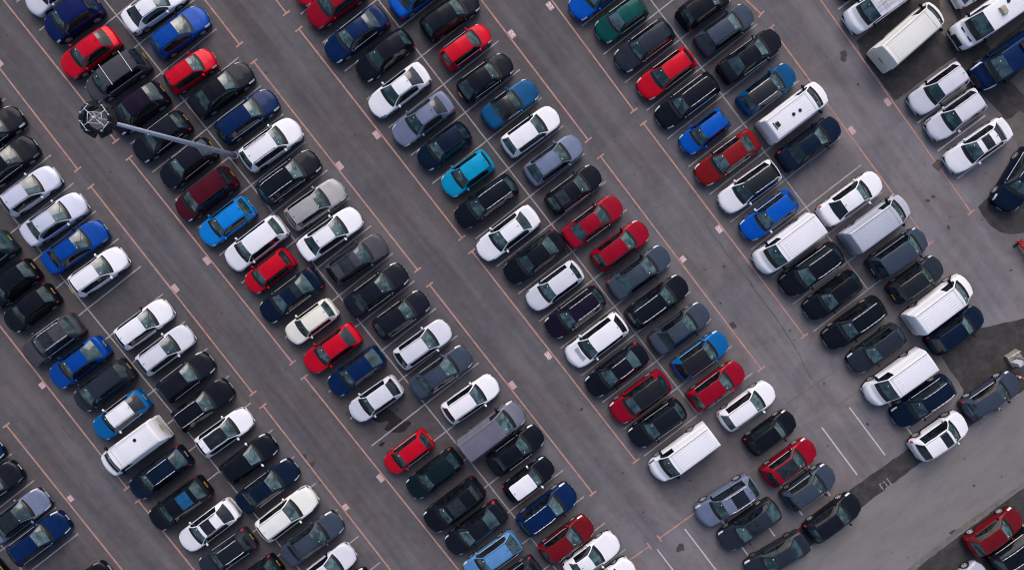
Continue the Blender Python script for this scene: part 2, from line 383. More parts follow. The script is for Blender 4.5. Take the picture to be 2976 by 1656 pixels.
# stroke numerals (unit box 0..1 wide 0.62, 0..1 high)
DIG = {'0': [[(.31, 1), (.08, .85), (0, .5), (.08, .15), (.31, 0), (.54, .15), (.62, .5), (.54, .85), (.31, 1)]],
       '1': [[(.31, 1), (.31, 0)]], '2': [[(.03, .8), (.15, .97), (.4, 1), (.58, .85), (.55, .62), (.03, 0), (.62, 0)]],
       '3': [[(.03, .88), (.2, 1), (.45, 1), (.6, .8), (.52, .6), (.28, .54)], [(.28, .54), (.52, .48), (.62, .27), (.5, .05), (.25, 0), (.02, .12)]],
       '4': [[(.45, 0), (.45, 1), (.02, .35), (.62, .35)]], '5': [[(.58, 1), (.1, 1), (.06, .56), (.4, .6), (.6, .42), (.58, .15), (.35, 0), (.04, .08)]],
       '7': [[(.02, 1), (.62, 1), (.22, 0)]], '8': [[(.31, .54), (.08, .66), (.08, .88), (.31, 1), (.54, .88), (.54, .66), (.31, .54), (.04, .4), (.04, .12), (.31, 0), (.58, .12), (.58, .4), (.31, .54)]],
       '9': [[(.58, .7), (.4, .5), (.12, .52), (.03, .75), (.2, .98), (.48, .98), (.6, .75), (.55, .3), (.3, .02)]]}
def polyline(mb, pts, wd, z):
    for i, (a, b) in enumerate(zip(pts, pts[1:])):
        a = Vector((a[0], a[1])); b = Vector((b[0], b[1])); d = (b - a).normalized() * wd * 0.3
        mb.zz = getattr(mb, 'zz', 0) + .0005; mb.strip(a - d, b + d, wd, z + mb.zz)
def number(px, py, side, txt, faded=False, ln=None):
    c = at(px, py)
    u = PERP * (1 if side < 0 else -1)               # digit tops point at the aisle line
    rd = Vector((u.y, -u.x, 0))                      # reading direction
    ln = ln or 0.60; c = c - u * .02
    if ln != .60: ln = .45
    mb = MB(); hw = 0.19
    k = [c + rd * (a * ln / 2) + u * (b * hw) for a, b in ((-1, -1), (1, -1), (1, 1), (-1, 1))]
    mb.v = [(p.x, p.y, .014) for p in k]; mb.f = [(0, 1, 2, 3)]
    po = mb.build('number_panel', M_PATCH); tag(po, kind='structure')
    if txt:
        dm = MB(); n_ = len(txt); hgt = 0.29; wdt = 0.52 * hgt / 0.62
        tot = n_ * 0.62 * hgt + (n_ - 1) * 0.07
        for i, ch in enumerate(txt):
            x0 = -tot / 2 + i * (0.62 * hgt + 0.07)
            for st in DIG[ch]:
                polyline(dm, [c + rd * (x0 + x * hgt) + u * ((y - 0.5) * hgt) for x, y in st], 0.048, .018)
        dm.build('numeral', M_WHTF if faded else M_WHT, po)
number(*P('A2', 1905, 250), 1, '32'); number(*P('A3', 372, 45), -1, '37'); number(*P('B3', 1335, 530), 1, '31', ln=.45); number(*P('B3', 1600, 312), -1, '38')
number(*P('A4', 748, 950), 1, '39', True); number(*P('A4', 1010, 742), -1, '40', True); number(*P('B3', 360, 1228), -1, '30'); number(*P('A2', 655, 1205), 1, ''); number(*P('A2', 925, 980), -1, '33', True)
number(*P('C2', 1910, 90), 1, ''); number(*P('B1', 1505, 540), -1, '18', True) if False else number(*P('B1', 1505, 540), -1, '')
number(*P('B1', 1273, 743), 1, ''); number(*P('C1', 308, 90), -1, '15', True, .45); number(*P('C1', 512, 913), 1, '14', True, .45)
number(*P('C2', 953, 762), -1, ''); number(*P('C2', 698, 975), 1, '17', True, .45); number(*P('A1', -3, 455), -1, '')
# hand-painted bay mark on the dark strip
fj = MB()
def Q(x, y): return at(2530 + x / 17.91, 1370 + y / 17.91)
for st in ([(470, 650), (560, 790), (680, 930)], [(460, 655), (545, 600)], [(515, 825), (620, 750)], [(625, 590), (665, 500), (710, 540), (850, 720), (870, 790)], [(790, 860), (960, 750)],
           [(840, 350), (930, 450), (1000, 560), (1040, 650)], [(1035, 680), (1100, 635)]): polyline(fj, [Q(*p) for p in st], 0.075, .016)
tag(fj.build('bay_mark', M_MARK), kind='structure')

def blob(name, t, x, y, rx, ry, m, z=.010, seed=0, nn=26, rot=0.0, irr=0.28):
    rnd = random.Random(seed); c = W(t, x, y); k = 1 / 2.5 / 40.5
    ph = [(rnd.uniform(0, 6.28), rnd.uniform(.3, 1) * irr / (i + 1)) for i in range(5)]
    pts = []
    for i in range(nn):
        a = 2 * math.pi * i / nn; r = 1 + sum(am * math.sin((j + 2) * a + p) for j, (p, am) in enumerate(ph))
        X, Y = rx * k * r * math.cos(a), ry * k * r * math.sin(a)
        pts.append((c.x + X * math.cos(rot) - Y * math.sin(rot), c.y + X * math.sin(rot) + Y * math.cos(rot)))
    return rough_poly(name, pts, m, z, jit=0.0, seg=9)
blob('oil_stain', 'C2', 1010, 325, 100, 70, M_OIL, seed=3, rot=-.5, irr=.5, nn=40); blob('oil_stain', 'C2', 1080, 395, 85, 38, M_OIL, z=.0105, seed=9, rot=.35, irr=.5, nn=40)
blob('oil_stain', 'C2', 962, 517, 20, 15, M_OIL, seed=2); blob('oil_stain', 'C2', 905, 425, 26, 14, M_STAIN, seed=5); blob('oil_stain', 'C2', 1072, 268, 9, 8, M_OIL, seed=6)
blob('oil_stain', 'A4', 690, 396, 25, 28, M_STAIN, seed=11, irr=.08); blob('oil_stain', 'A4', 688, 428, 22, 24, M_STAIN, z=.0105, seed=12, irr=.08); blob('oil_stain', 'A4', 795, 615, 8, 9, M_STAIN, seed=13)
for q in (('C2', 400, 605, 16, 22), ('C2', 450, 665, 22, 26), ('C2', 515, 795, 9, 12), ('C2', 500, 745, 7, 14), ('C2', 720, 290, 28, 22), ('C2', 1260, 340, 9, 8), ('B3', 1635, 583, 14, 9), ('B3', 1700, 1010, 22, 26), ('B3', 1610, 850, 6, 12),
          ('B4', 1340, 76, 13, 12), ('B4', 1300, 105, 14, 11), ('B4', 1450, 300, 12, 16), ('B4', 1905, 610, 9, 9), ('B4', 1462, 222, 6, 5), ('C4', 1480, 1155, 22, 16), ('C4', 865, 372, 12, 12), ('C3', 1318, 1270, 34, 28), ('C3', 600, 265, 14, 12),
          ('C3', 500, 235, 7, 6), ('A1', 470, 350, 10, 9), ('A3', 1040, 525, 5, 5), ('C3', 1390, 780, 12, 6), ('B4', 800, 565, 7, 6), ('A4', 650, 1190, 6, 6), ('B3', 400, 640, 7, 5), ('B2', 265, 1330, 9, 7)):
    blob('oil_stain', *q, M_STAIN, seed=int(q[1]), irr=.35)
sp_ = MB(); rnd_ = random.Random(5)
for i in range(420):                                    # drips and chewing gum
    p = at(rnd_.uniform(-60, 3040), rnd_.uniform(-40, 1700)); r = abs(rnd_.gauss(0, .035)) + .02; b0_ = len(sp_.v)
    for j in range(7):
        a = 2 * math.pi * j / 7; q_ = r * rnd_.uniform(.7, 1.3); sp_.v.append((p.x + q_ * math.cos(a), p.y + q_ * math.sin(a), .0045 + (i % 5) * .0003))
    sp_.f.append(tuple(b0_ + j for j in range(7)))
tag(sp_.build('drip_marks', M_STAIN), kind='structure')
sm_ = MB()
def seam(pts, wd=.03):
    rnd = random.Random(int(pts[0][1]))
    w_ = [W(*p) for p in pts]; out = [w_[0]]
    for a, b in zip(w_, w_[1:]):
        k = max(2, int((b - a).length / .45)); nn_ = Vector((-(b - a).y, (b - a).x, 0)).normalized()
        for j in range(1, k + 1): out.append(a.lerp(b, j / k) + nn_ * rnd.uniform(-.03, .03))
    for i, (a, b) in enumerate(zip(out, out[1:])): sm_.strip(a, b, wd * rnd.uniform(.5, 1.3), .005 + (i % 2) * .0006)
seam([('B3', 1612, 150), ('B3', 1485, 248), ('B3', 1640, 470), ('B3', 1850, 730), ('B4', 10, 710), ('B4', 190, 950), ('B4', 320, 1140), ('B4', 460, 1400)], .045)
seam([('C1', 450, 380), ('C1', 455, 400), ('C1', 490, 435), ('C1', 530, 495)], .07); seam([('C1', 470, 355), ('C1', 490, 340)], .05); seam([('C1', 300, 425), ('C1', 322, 475)], .05)
seam([('C4', 270, 230), ('C4', 600, 5), ('B4', 800, 1200)]); seam([('B1', 770, 870), ('B1', 800, 830)], .08); seam([('A2', 470, 540), ('A2', 530, 610)], .025)
seam([('C4', 1130, 620), ('C4', 1900, 90)], .03); seam([('C3', 560, 560), ('C3', 800, 900), ('C3', 1000, 1180)], .02)
seam([('C4', 640, 1060), ('C4', 1200, 640), ('C4', 1600, 330)], .025)
for a, b in (((1000, -100), (60, 640)), ): seam([('A3', 120, 420), ('A3', 420, 820), ('A3', 760, 1250)], .02)
tag(sm_.build('tar_seams', worn('tar', (.066, .061, .062), .7, (.085, .078, .08), 2)), kind='structure')
# slotted drainage channel along the front of one row
dc = MB(); ds = MB(); a0, a1 = W('A1', 1120, 1190), W('C2', 700, 275); dd = (a1 - a0).normalized(); Ld = (a1 - a0).length; pn = Vector((-dd.y, dd.x, 0))
dc.strip(a0, a1, 0.45, .006)
tag(dc.build('drain_channel', worn('channel_concrete', (.085, .078, .078), .5, (.06, .056, .055), 2)), kind='structure')
x = 0.1
while x < Ld:
    p = a0 + dd * x; ds.strip(p - pn * .20 - dd * .0, p + pn * .20, 0.035, .010); x += 0.30
tag(ds.build('drain_slots', M_STAIN), kind='structure')

# ------------------------------------------------------------------ cars
KIND = {  # W, H, wheel r, cowl, roof front, roof rear, glass bottom, belt z, roof half width, nose z, deck z at tail, C-pillar u, front axle, rear axle
    'hatch': dict(W=1.79, H=1.46, r=.32, cw=.285, rf=.445, rr=.865, gb=.955, bz=.90, rw=.555, nz=.70, tz=.84, cp=.84, fa=.195, ra=.815),
    'small': dict(W=1.66, H=1.48, r=.29, cw=.245, rf=.415, rr=.880, gb=.965, bz=.90, rw=.525, nz=.72, tz=.84, cp=.85, fa=.175, ra=.835),
    'mini': dict(W=1.72, H=1.42, r=.31, cw=.295, rf=.415, rr=.865, gb=.945, bz=.90, rw=.57, nz=.74, tz=.84, cp=.84, fa=.19, ra=.83),
    'saloon': dict(W=1.83, H=1.43, r=.33, cw=.275, rf=.430, rr=.700, gb=.840, bz=.90, rw=.535, nz=.68, tz=.97, cp=.76, fa=.19, ra=.80),
    'coupe': dict(W=1.82, H=1.39, r=.34, cw=.300, rf=.455, rr=.685, gb=.865, bz=.88, rw=.515, nz=.66, tz=.95, cp=.75, fa=.185, ra=.80),
    'fastback': dict(W=1.84, H=1.42, r=.34, cw=.280, rf=.435, rr=.720, gb=.900, bz=.90, rw=.535, nz=.68, tz=.95, cp=.80, fa=.19, ra=.80),
    'estate': dict(W=1.83, H=1.47, r=.33, cw=.270, rf=.420, rr=.890, gb=.965, bz=.92, rw=.56, nz=.70, tz=.86, cp=.88, fa=.19, ra=.80),
    'suv': dict(W=1.90, H=1.67, r=.37, cw=.265, rf=.405, rr=.870, gb=.955, bz=1.04, rw=.61, nz=.84, tz=.98, cp=.85, fa=.185, ra=.81),
    'mpv': dict(W=1.84, H=1.72, r=.33, cw=.215, rf=.370, rr=.905, gb=.970, bz=1.00, rw=.66, nz=.80, tz=.92, cp=.88, fa=.18, ra=.80),
    'van': dict(W=1.96, H=1.94, r=.35, cw=.165, rf=.285, rr=.968, gb=.983, bz=1.12, rw=.80, nz=.92, tz=1.60, cp=.40, fa=.175, ra=.78),
    'bigvan': dict(W=2.05, H=2.25, r=.36, cw=.130, rf=.240, rr=.975, gb=.988, bz=1.25, rw=.82, nz=1.00, tz=2.10, cp=.36, fa=.165, ra=.78),
    'convertible': dict(W=1.80, H=1.30, r=.33, cw=.370, rf=.490, rr=.660, gb=.770, bz=.86, rw=.51, nz=.64, tz=.90, cp=.66, fa=.20, ra=.81)}
NAME = dict(hatch='hatchback', small='small_car', mini='small_car', saloon='saloon_car', coupe='coupe_car', fastback='saloon_car', estate='estate_car', suv='suv', mpv='people_carrier', van='van', bigvan='large_van', convertible='convertible_car')
TY = D.meshes.new('wheel'); 
def wheel_mesh():
    mb = MB(); prof = [(.62, .085), (.95, .10), (1.0, .07), (1.0, -.07), (.95, -.10), (.62, -.085)]; nn = 20
    for y_r, y in prof:
        for i in range(nn):
            a = 2 * math.pi * i / nn; mb.v.append((math.cos(a) * y_r, y, math.sin(a) * y_r))
    for j in range(len(prof) - 1):
        for i in range(nn): mb.f.append((j * nn + i, j * nn + (i + 1) % nn, (j + 1) * nn + (i + 1) % nn, (j + 1) * nn + i))
    return mb
def rim_mesh(spokes):
    mb = MB(); nn = 20
    for r in (.68, .60):
        for i in range(nn): a = 2 * math.pi * i / nn; mb.v.append((math.cos(a) * r, .09 if r > .65 else .085, math.sin(a) * r))
    for i in range(nn): mb.f.append((i, (i + 1) % nn, nn + (i + 1) % nn, nn + i))
    for k in range(spokes):
        a = 2 * math.pi * k / spokes; b = len(mb.v); wd = .24 if spokes < 6 else (.19 if spokes < 9 else .12)
        for r, ww in ((.10, wd * .8), (.64, wd)):
            for s in (-1, 1): mb.v.append((math.cos(a) * r - math.sin(a) * s * ww / 2, .075, math.sin(a) * r + math.cos(a) * s * ww / 2))
        mb.f.append((b, b + 1, b + 3, b + 2))
    b = len(mb.v)
    for i in range(10): a = 2 * math.pi * i / 10; mb.v.append((math.cos(a) * .15, .08, math.sin(a) * .15))
    mb.f.append(tuple(b + i for i in range(10)))
    b = len(mb.v)
    for i in range(nn): a = 2 * math.pi * i / nn; mb.v.append((math.cos(a) * .62, -.02, math.sin(a) * .62))
    return mb
wt = wheel_mesh(); TYM = mesh_obj('tmp', wt.v, wt.f, M_TYRE, smooth=True).data
RIMS = []
for sp, m in ((5, M_RIM), (10, M_RIM), (5, M_RIMD), (7, M_RIM)):
    q = rim_mesh(sp); RIMS.append(mesh_obj('tmp', q.v, q.f, m).data)
bk = MB(); bk.v = [(0, 0, 0)]
nn = 16; bk.v = [(math.cos(2 * math.pi * i / nn) * .64, -.01, math.sin(2 * math.pi * i / nn) * .64) for i in range(nn)]; bk.f = [tuple(range(nn))]
SPOKE_SHADE = mesh_obj('tmp', bk.v, bk.f, simple('wheel_shadow', (.05, .05, .055), .7)).data
mi = MB().ell((0, 0, 0), (.085, .115, .075)); mi.box((.0, -.12, -.03), (.06, .10, .035))
MIR = {}
for o in [o for o in D.objects if o.name.startswith('tmp')]: D.objects.remove(o)

def sm(a): return a * a * (3 - 2 * a)
def make_car(kind, L, col, opts, rnd):
    k = dict(KIND[kind]); k.update(opts.get('k', {}))
    for q in ('cw', 'rf', 'rr', 'gb'): k[q] += rnd.uniform(-.007, .007)
    Wd, Hh = k['W'] + rnd.uniform(-.02, .02), k['H'] + rnd.uniform(-.02, .02)
    cw, rf, rr, gb, bz = k['cw'], k['rf'], k['rr'], k['gb'], k['bz']
    isvan = kind in ('van', 'bigvan')
    boot = kind in ('saloon', 'coupe', 'fastback', 'convertible')
    cz = k['nz'] + (bz - k['nz']) * 1.0 + .05 + (.05 if isvan else 0)
    keys = [0, .012, .03, .055, .09, cw - .028, cw, cw + .025, rf - .012, rf, rr, rr + .01, gb - .006, gb, .94 if gb < .93 else gb + .006, .985, 1.0]
    bp = cw + (k['cp'] - cw) * (.52 if not isvan else 1.5)
    keys += [k['cp']]
    if not isvan: keys += [bp - .008, bp + .008]
    sr = opts.get('sun')
    if sr: keys += [rf + (rr - rf) * sr[0], rf + (rr - rf) * sr[1]]
    us = sorted(set(round(x, 5) for x in keys))
    for x in np.linspace(0, 1, 40):
        if all(abs(x - y) > .010 for y in us): us.append(float(x))
    us = np.array(sorted(us)); N = len(us)
    tz = k['tz']
    if boot:
        zc = np.interp(us, [0, .012, .03, .055, .09, cw - .028, cw, (cw + rf) / 2, rf, (rf + rr) / 2, rr, (rr + gb) / 2, gb, .93, .975, .99, 1],
                       [.50, .60, k['nz'] - .05, k['nz'], k['nz'] + .05, cz - .02, cz, (cz + Hh) / 2 + .03, Hh - .035, Hh, Hh - .04, (Hh + tz) / 2 + .05, tz + .01, tz, tz - .03, tz - .14, .55])
    else:
        zc = np.interp(us, [0, .012, .03, .055, .09, cw - .028, cw, (cw + rf) / 2, rf, (rf + rr) / 2, rr, (rr + gb) / 2, gb, .985, 1],
                       [.50, .60, k['nz'] - .05, k['nz'], k['nz'] + .05, cz - .02, cz, (cz + Hh) / 2 + .03, Hh - .035, Hh, Hh - (.03 if isvan else .05), (Hh + tz + .06) / 2 + .03, tz + .06, tz - .12, .55])
    belt = np.interp(us, [0, .03, .055, .15, cw, .8, gb, .985, 1], [.45, k['nz'] - .14, k['nz'] - .07, bz - .10, bz - .02, bz + .03, min(bz + .02, tz - .02), min(.80, bz - .08), .48])
    belt = np.minimum(belt, zc - .025)
    w = Wd / 2 * np.interp(us, [0, .012, .03, .06, .11, .2, .5, .82, .92, .97, .988, 1.0], ([.78, .86, .91, .955, .985, 1, 1, .995, .975, .94, .90, .82] if not isvan else [.82, .88, .93, .965, .99, 1, 1, 1, .995, .985, .975, .955]))
    bow = np.interp(us, [0, .04, .12, cw - .03, cw + .01, rf, rf + .12, rr - .12, rr, gb, 1.0], [.26, .22, .12, .15, .17, .09, 0, 0, -.05 if not isvan else 0, -.10 if not isvan else -.02, -.14 if not isvan else -.03])
    g = np.clip((zc - belt) / (Hh - bz), 0, 1.05)
    wb = w * .945
    if isvan: wr = k['rw'] * np.ones(N)
    else: wr = k['rw'] * np.interp(us, [0, rf, rf + .1, rr - .05, rr, 1], [1, .98, 1.03, .99, .95, .93])
    we = wb * .93 - (wb * .93 - wr) * np.clip((g - .1) / .9, 0, 1)
    ze = belt + (zc - belt) * (.72 + .20 * g)
    xs = L / 2 - us * L
    arch = np.zeros(N)
    for ax in (k['fa'], k['ra']):
        xa = L / 2 - ax * L; R = k['r'] + .055
        q = R * R - (xs - xa) ** 2
        arch = np.maximum(arch, np.where(q > 0, k['r'] + np.sqrt(np.maximum(q, 0)), 0))
    cols = []
    yl = [(.80 * w, .15 + 0 * w), (.965 * w, .17 + 0 * w), (1.0 * w, .42 + 0 * w), (1.0 * w, .60 + 0 * w)]
    for i, (y, z) in enumerate(yl):
        cols.append((y, np.minimum(np.maximum(z, arch + (.0 if i else 0)), belt - .07)))
    cols.append((.992 * w, belt - .055)); cols.append((.972 * w, belt - .012)); cols.append((wb, belt + .006))
    ym, zm = (wb + we + .015) / 2 + .018 * g, (belt + ze) / 2
    cols.append((ym, zm)); cols.append((we + .015, ze - .035 * np.clip(g, .3, 1))); cols.append((we, ze))
    for f in (.93, .85, .45, 0.0):
        y = we * f; cols.append((y, zc - (zc - ze) * f ** 2.6))
    nc = len(cols); tot = 2 * nc - 1
    V = np.zeros((N, tot, 3))
    for i, (y, z) in enumerate(cols):
        x = xs + bow * (1 - (y / np.maximum(w, .01)) ** 2) - np.maximum(bow, 0) * .0
        for j, s in ((i, 1), (tot - 1 - i, -1)):
            V[:, j, 0] = x - (L * 0); V[:, j, 1] = y * s; V[:, j, 2] = z
    # keep overall length: shift nose bow inside
    V[:, :, 0] *= L / (L + .26 * .95 + .10); V[:, :, 0] -= .06
    verts = V.reshape(-1, 3)
    reg = {}
    def put(nm, f, m=0): reg.setdefault(nm, []).append((f, m))
    sp = opts.get('roof')
    hl0, hl1 = .018, .115
    um = (us[:-1] + us[1:]) / 2
    for i in range(N - 1):
        u = um[i]
        for j in range(tot - 1):
            s = j if j < nc - 1 else tot - 2 - j          # strip index 0..nc-2
            side = 'L' if j < nc - 1 else 'R'
            f = (i * tot + j, i * tot + j + 1, (i + 1) * tot + j + 1, (i + 1) * tot + j)
            nm, m = 'body', 0
            if s >= 10 and cw < u < rf:
                nm = 'windscreen'; m = 1 if (s == 10 or u < cw + .02) else 0
            elif s >= 10 and cw - .03 < u < cw: nm = 'wiper_cowl'
            elif s >= 10 and rr < u < gb and not isvan and kind != 'convertible':
                nm = 'rear_window'; m = 1 if s == 10 else 0
            elif kind == 'convertible' and rr < u < gb and s >= 11: nm = 'rear_window'
            elif kind == 'convertible' and rf < u < gb and s >= 6: nm = 'roof'
            elif s in (6, 7) and cw + .03 < u < k['cp'] and g[i] > .28:
                if not isvan and abs(u - bp) < .008: nm = 'pillar' + side
                else: nm = 'side_window' + side + ('f' if u < bp else 'r')
            elif sp and s >= 9 and rf < u < rr: nm = 'roof'
            elif sp and s in (8,) and rf < u < rr: nm = 'roof'
            elif s in (4, 5, 6, 7) and hl0 < u < hl1: nm = 'headlight' + side
            elif s in ((4, 5) if isvan else (3, 4, 5, 6)) and ((gb + .0 < u < .99) if not boot else (.945 < u < .99)): nm = 'taillight' + side
            elif s <= 1: nm = 'sill'
            elif kind in ('suv',) and opts.get('clad') and s <= 2: nm = 'sill'
            if sr and s >= 11 and rf + (rr - rf) * sr[0] < u < rf + (rr - rf) * sr[1] and nm in ('roof', 'body'): nm = 'sunroof'
            put(nm, f, m)
    for i in range(nc - 1):                                  # close nose and tail
        a, b = i, i + 1; c, d = tot - 2 - i, tot - 1 - i
        put('grille' if 1 <= i <= 3 else 'body', (d, c, b, a))
        o = (N - 1) * tot
        put('body', (o + a, o + b, o + c, o + d))
    return verts, reg, dict(V=V, us=us, L=L, W=Wd, H=Hh, k=k, we=we, ze=ze, belt=belt, w=w, tot=tot, nc=nc)
def surf(i, V, u, us, yfrac, tot, nc, side=1, colf=None): pass
def top_at(inf, u, y):
    """height and x of the top surface at length fraction u, offset y"""
    V, us, nc = inf['V'], inf['us'], inf['nc']
    i = int(np.argmin(abs(us - u))); row = V[i, 8:nc]
    o = np.argsort(row[:, 1])
    return float(np.interp(abs(y), row[o, 1], row[o, 0])), float(np.interp(abs(y), row[o, 1], row[o, 2]))

CARS = []
exec_rows = []
def car(row, t, fx, fy, rx, ry, kind, col, **o): exec_rows.append((row, t, fx, fy, rx, ry, kind, col, o))
# R0L / R0R
car('R0R','C1',15,520,-340,800,'hatch','dark_blue')
car('R0R','C1',163,690,-230,975,'hatch','charcoal',hl=1)
car('R0R','C1',357,890,-60,1205,'saloon','steel_blue',roof='black',sun=(.0,.9))
car('R0R','C1',528,1045,60,1375,'estate','dark_blue',k=dict(rr=.85,cw=.30,rf=.46))
car('R0R','C1',800,1432,430,1690,'saloon','black')
car('R0L','C1',-320,1660,45,1385,'hatch','black',yp=1)
# R1L
car('R1L','B1',-251,654,118,372,'suv','teal_grey',yp=1)
car('R1L','B1',-85,850,285,575,'hatch','black',yp=1,tlb=1)
car('R1L','B1',60,1020,430,755,'hatch','black',yp=1,tlb=1)
car('R1L','B1',195,1250,615,985,'suv','grey',rail='chrome',sun=(.08,.50),k=dict(cw=.29,rf=.42))
car('R1L','B1',385,1420,800,1140,'fastback','royal_blue',yp=1)
car('R1L','C1',570,240,975,-60,'estate','slate_grey',yp=1,tlb=1,k=dict(cw=.17,rf=.36))
car('R1L','C1',705,445,1090,165,'hatch','mid_blue',roof='white',yp=1,k=dict(cw=.29,rf=.39,rr=.80),mir='white')
car('R1L','C1',775,690,1235,375,'van','white',vent=[(.70,-.30)],yp=1,mir='black',rib=1)
car('R1L','C1',945,885,1415,565,'estate','navy',rail='chrome',yp=1,tlb=1,k=dict(rr=.82))
car('R1L','C1',1100,1100,1550,790,'suv','black',sun=(.42,.84),blue=1,yp=1)
car('R1L','C1',1310,1265,1760,945,'fastback','white',sun=(.12,.60),rail='black',k=dict(rr=.79,gb=.93))
car('R1L','C1',1465,1430,1870,1180,'hatch','slate_grey',roof='black',rail='chrome',yp=1,tlb=1)
car('R1L','C2',-150,1640,250,1355,'hatch','black',yp=1,tlb=1)
# R1R
car('R1R','A1',-26,668,-400,955,'hatch','black')
car('R1R','A1',165,828,-225,1130,'saloon','black')
car('R1R','A1',272,1050,-140,1355,'saloon','black')
car('R1R','A1',462,1262,5,1545,'hatch','pale_silver',k=dict(cw=.30,rf=.48))
car('R1R','B1',668,110,145,400,'saloon','pale_silver')
car('R1R','B1',797,312,318,600,'saloon','royal_blue')
car('R1R','B1',950,500,500,770,'hatch','white',yp=1)
car('R1R','B1',1275,870,835,1160,'hatch','white')
car('R1R','B1',1415,1060,1005,1345,'hatch','silver_white')
car('R1R','B1',1575,1240,1140,1560,'hatch','charcoal')
car('R1R','C1',1695,105,1270,385,'estate','black',rail='chrome',k=dict(cw=.33,rf=.48))
car('R1R','C1',1860,300,1415,585,'hatch','white',sun=(-.05,.78),k=dict(cw=.28,rf=.42))
car('R1R','C1',2035,480,1590,790,'hatch','black',mir='white',tlb=1)
car('R1R','C2',358,670,-80,990,'saloon','navy')
car('R1R','C2',488,880,70,1180,'suv','off_white',k=dict(cw=.30,rf=.44,rr=.89,gb=.95,H=1.6))
car('R1R','C2',683,1060,238,1360,'saloon','slate_blue')
car('R1R','C2',780,1280,370,1570,'hatch','silver_white')
car('R1R','C2',900,1470,500,1755,'saloon','navy')
# R2L
car('R2L','A1',205,75,620,-215,'hatch','silver_white',k=dict(cw=.30,rf=.45))
car('R2L','A1',345,240,755,25,'suv','indigo',yp=1)
car('R2L','A1',455,525,880,245,'hatch','red',k=dict(rr=.78,gb=.90))
car('R2L','A1',635,690,1105,420,'mpv','grey',bars=1,yp=1,k=dict(cw=.20,rf=.35))
car('R2L','A1',820,930,1215,645,'suv','purple_black',yp=1,k=dict(rr=.80))
car('R2L','A1',985,1130,1385,855,'hatch','charcoal',tlb=1,yp=1)
car('R2L','A1',1185,1325,1568,1045,'hatch','charcoal',tlb=1,yp=1,k=dict(rr=.82))
car('R2L','B1',1295,205,1725,-95,'mpv','maroon',yp=1,hlb=1)
car('R2L','B1',1470,390,1850,120,'hatch','bright_blue',yp=1,tlb=1)
car('R2L','B1',1655,575,2090,255,'suv','white',k=dict(H=1.58))
car('R2L','B1',1795,745,2145,480,'small','red')
car('R2L','B2',80,955,545,625,'saloon','navy',sun=(.62,.98),tlb=1)
car('R2L','B2',275,1105,645,855,'mini','cream',blk=1,mir='cream')
car('R2L','B2',405,1315,812,1035,'hatch','red',k=dict(rr=.78,gb=.91))
car('R2L','C2',585,120,985,-155,'hatch','dark_blue',k=dict(rr=.80))
car('R2L','C2',735,300,1115,70,'hatch','silver_white',k=dict(rr=.83))
car('R2L','C2',990,695,1335,440,'small','red',yp=1)
car('R2L','C2',1145,880,1555,570,'hatch','dark_teal',tlb=1)
car('R2L','C2',1265,1120,1725,780,'suv','black',sun=(.10,.58),k=dict(cw=.28))
car('R2L','C2',1440,1275,1865,965,'saloon','charcoal',tlb=1)
car('R2L','C2',1570,1455,1975,1190,'estate','light_blue',k=dict(cw=.27,rf=.42,rr=.82))
car('R2L','C3',-90,1640,315,1370,'hatch','slate_grey',tlb=1)
# R2R
car('R2R','A1',1370,-70,893,210,'coupe','white')
car('R2R','A1',1528,105,1100,400,'hatch','royal_blue',k=dict(cw=.31,rf=.50))
car('R2R','A1',1575,425,1205,645,'small','red')
car('R2R','A1',1858,510,1375,830,'saloon','black')
car('R2R','A2',212,720,-238,1010,'estate','dark_blue')
car('R2R','A2',378,930,-50,1210,'suv','white',rail='black',k=dict(H=1.55))
car('R2R','A2',525,1145,55,1465,'estate','black',rail='chrome')
car('R2R','B2',698,20,268,275,'estate','beige',k=dict(cw=.31,rf=.45))
car('R2R','B2',828,215,352,510,'saloon','white')
car('R2R','B2',1003,415,568,675,'estate','grey',sun=(.22,.72),rail='black',k=dict(cw=.28,rf=.45,rr=.87))
car('R2R','B2',1150,620,702,915,'saloon','charcoal')
car('R2R','B2',1303,820,905,1075,'hatch','charcoal',tlb=1)
car('R2R','B2',1470,1025,1053,1295,'hatch','silver_white')
car('R2R','B2',1618,1225,1168,1495,'saloon','slate_blue')
car('R2R','C2',1822,70,1390,330,'hatch','white',tlb=1)
car('R2R','C2',1990,255,1535,595,'van','mauve_grey',rib=1,k=dict(H=1.78,cw=.20,rf=.34,rw=.74))
car('R2R','C3',318,430,-75,710,'saloon','black',k=dict(rr=.76,gb=.88))
car('R2R','C3',402,650,35,920,'mini','black',roof='white',mir='white',hlb=1,tlb=1)
car('R2R','C3',553,850,142,1145,'suv','dark_blue',rail='chrome')
car('R2R','C3',678,1085,303,1355,'hatch','dark_red',tlb=1)
car('R2R','C3',868,1210,478,1470,'coupe','white',k=dict(cw=.37,rf=.52,rr=.74))
car('R2R','C3',985,1390,600,1670,'hatch','white')
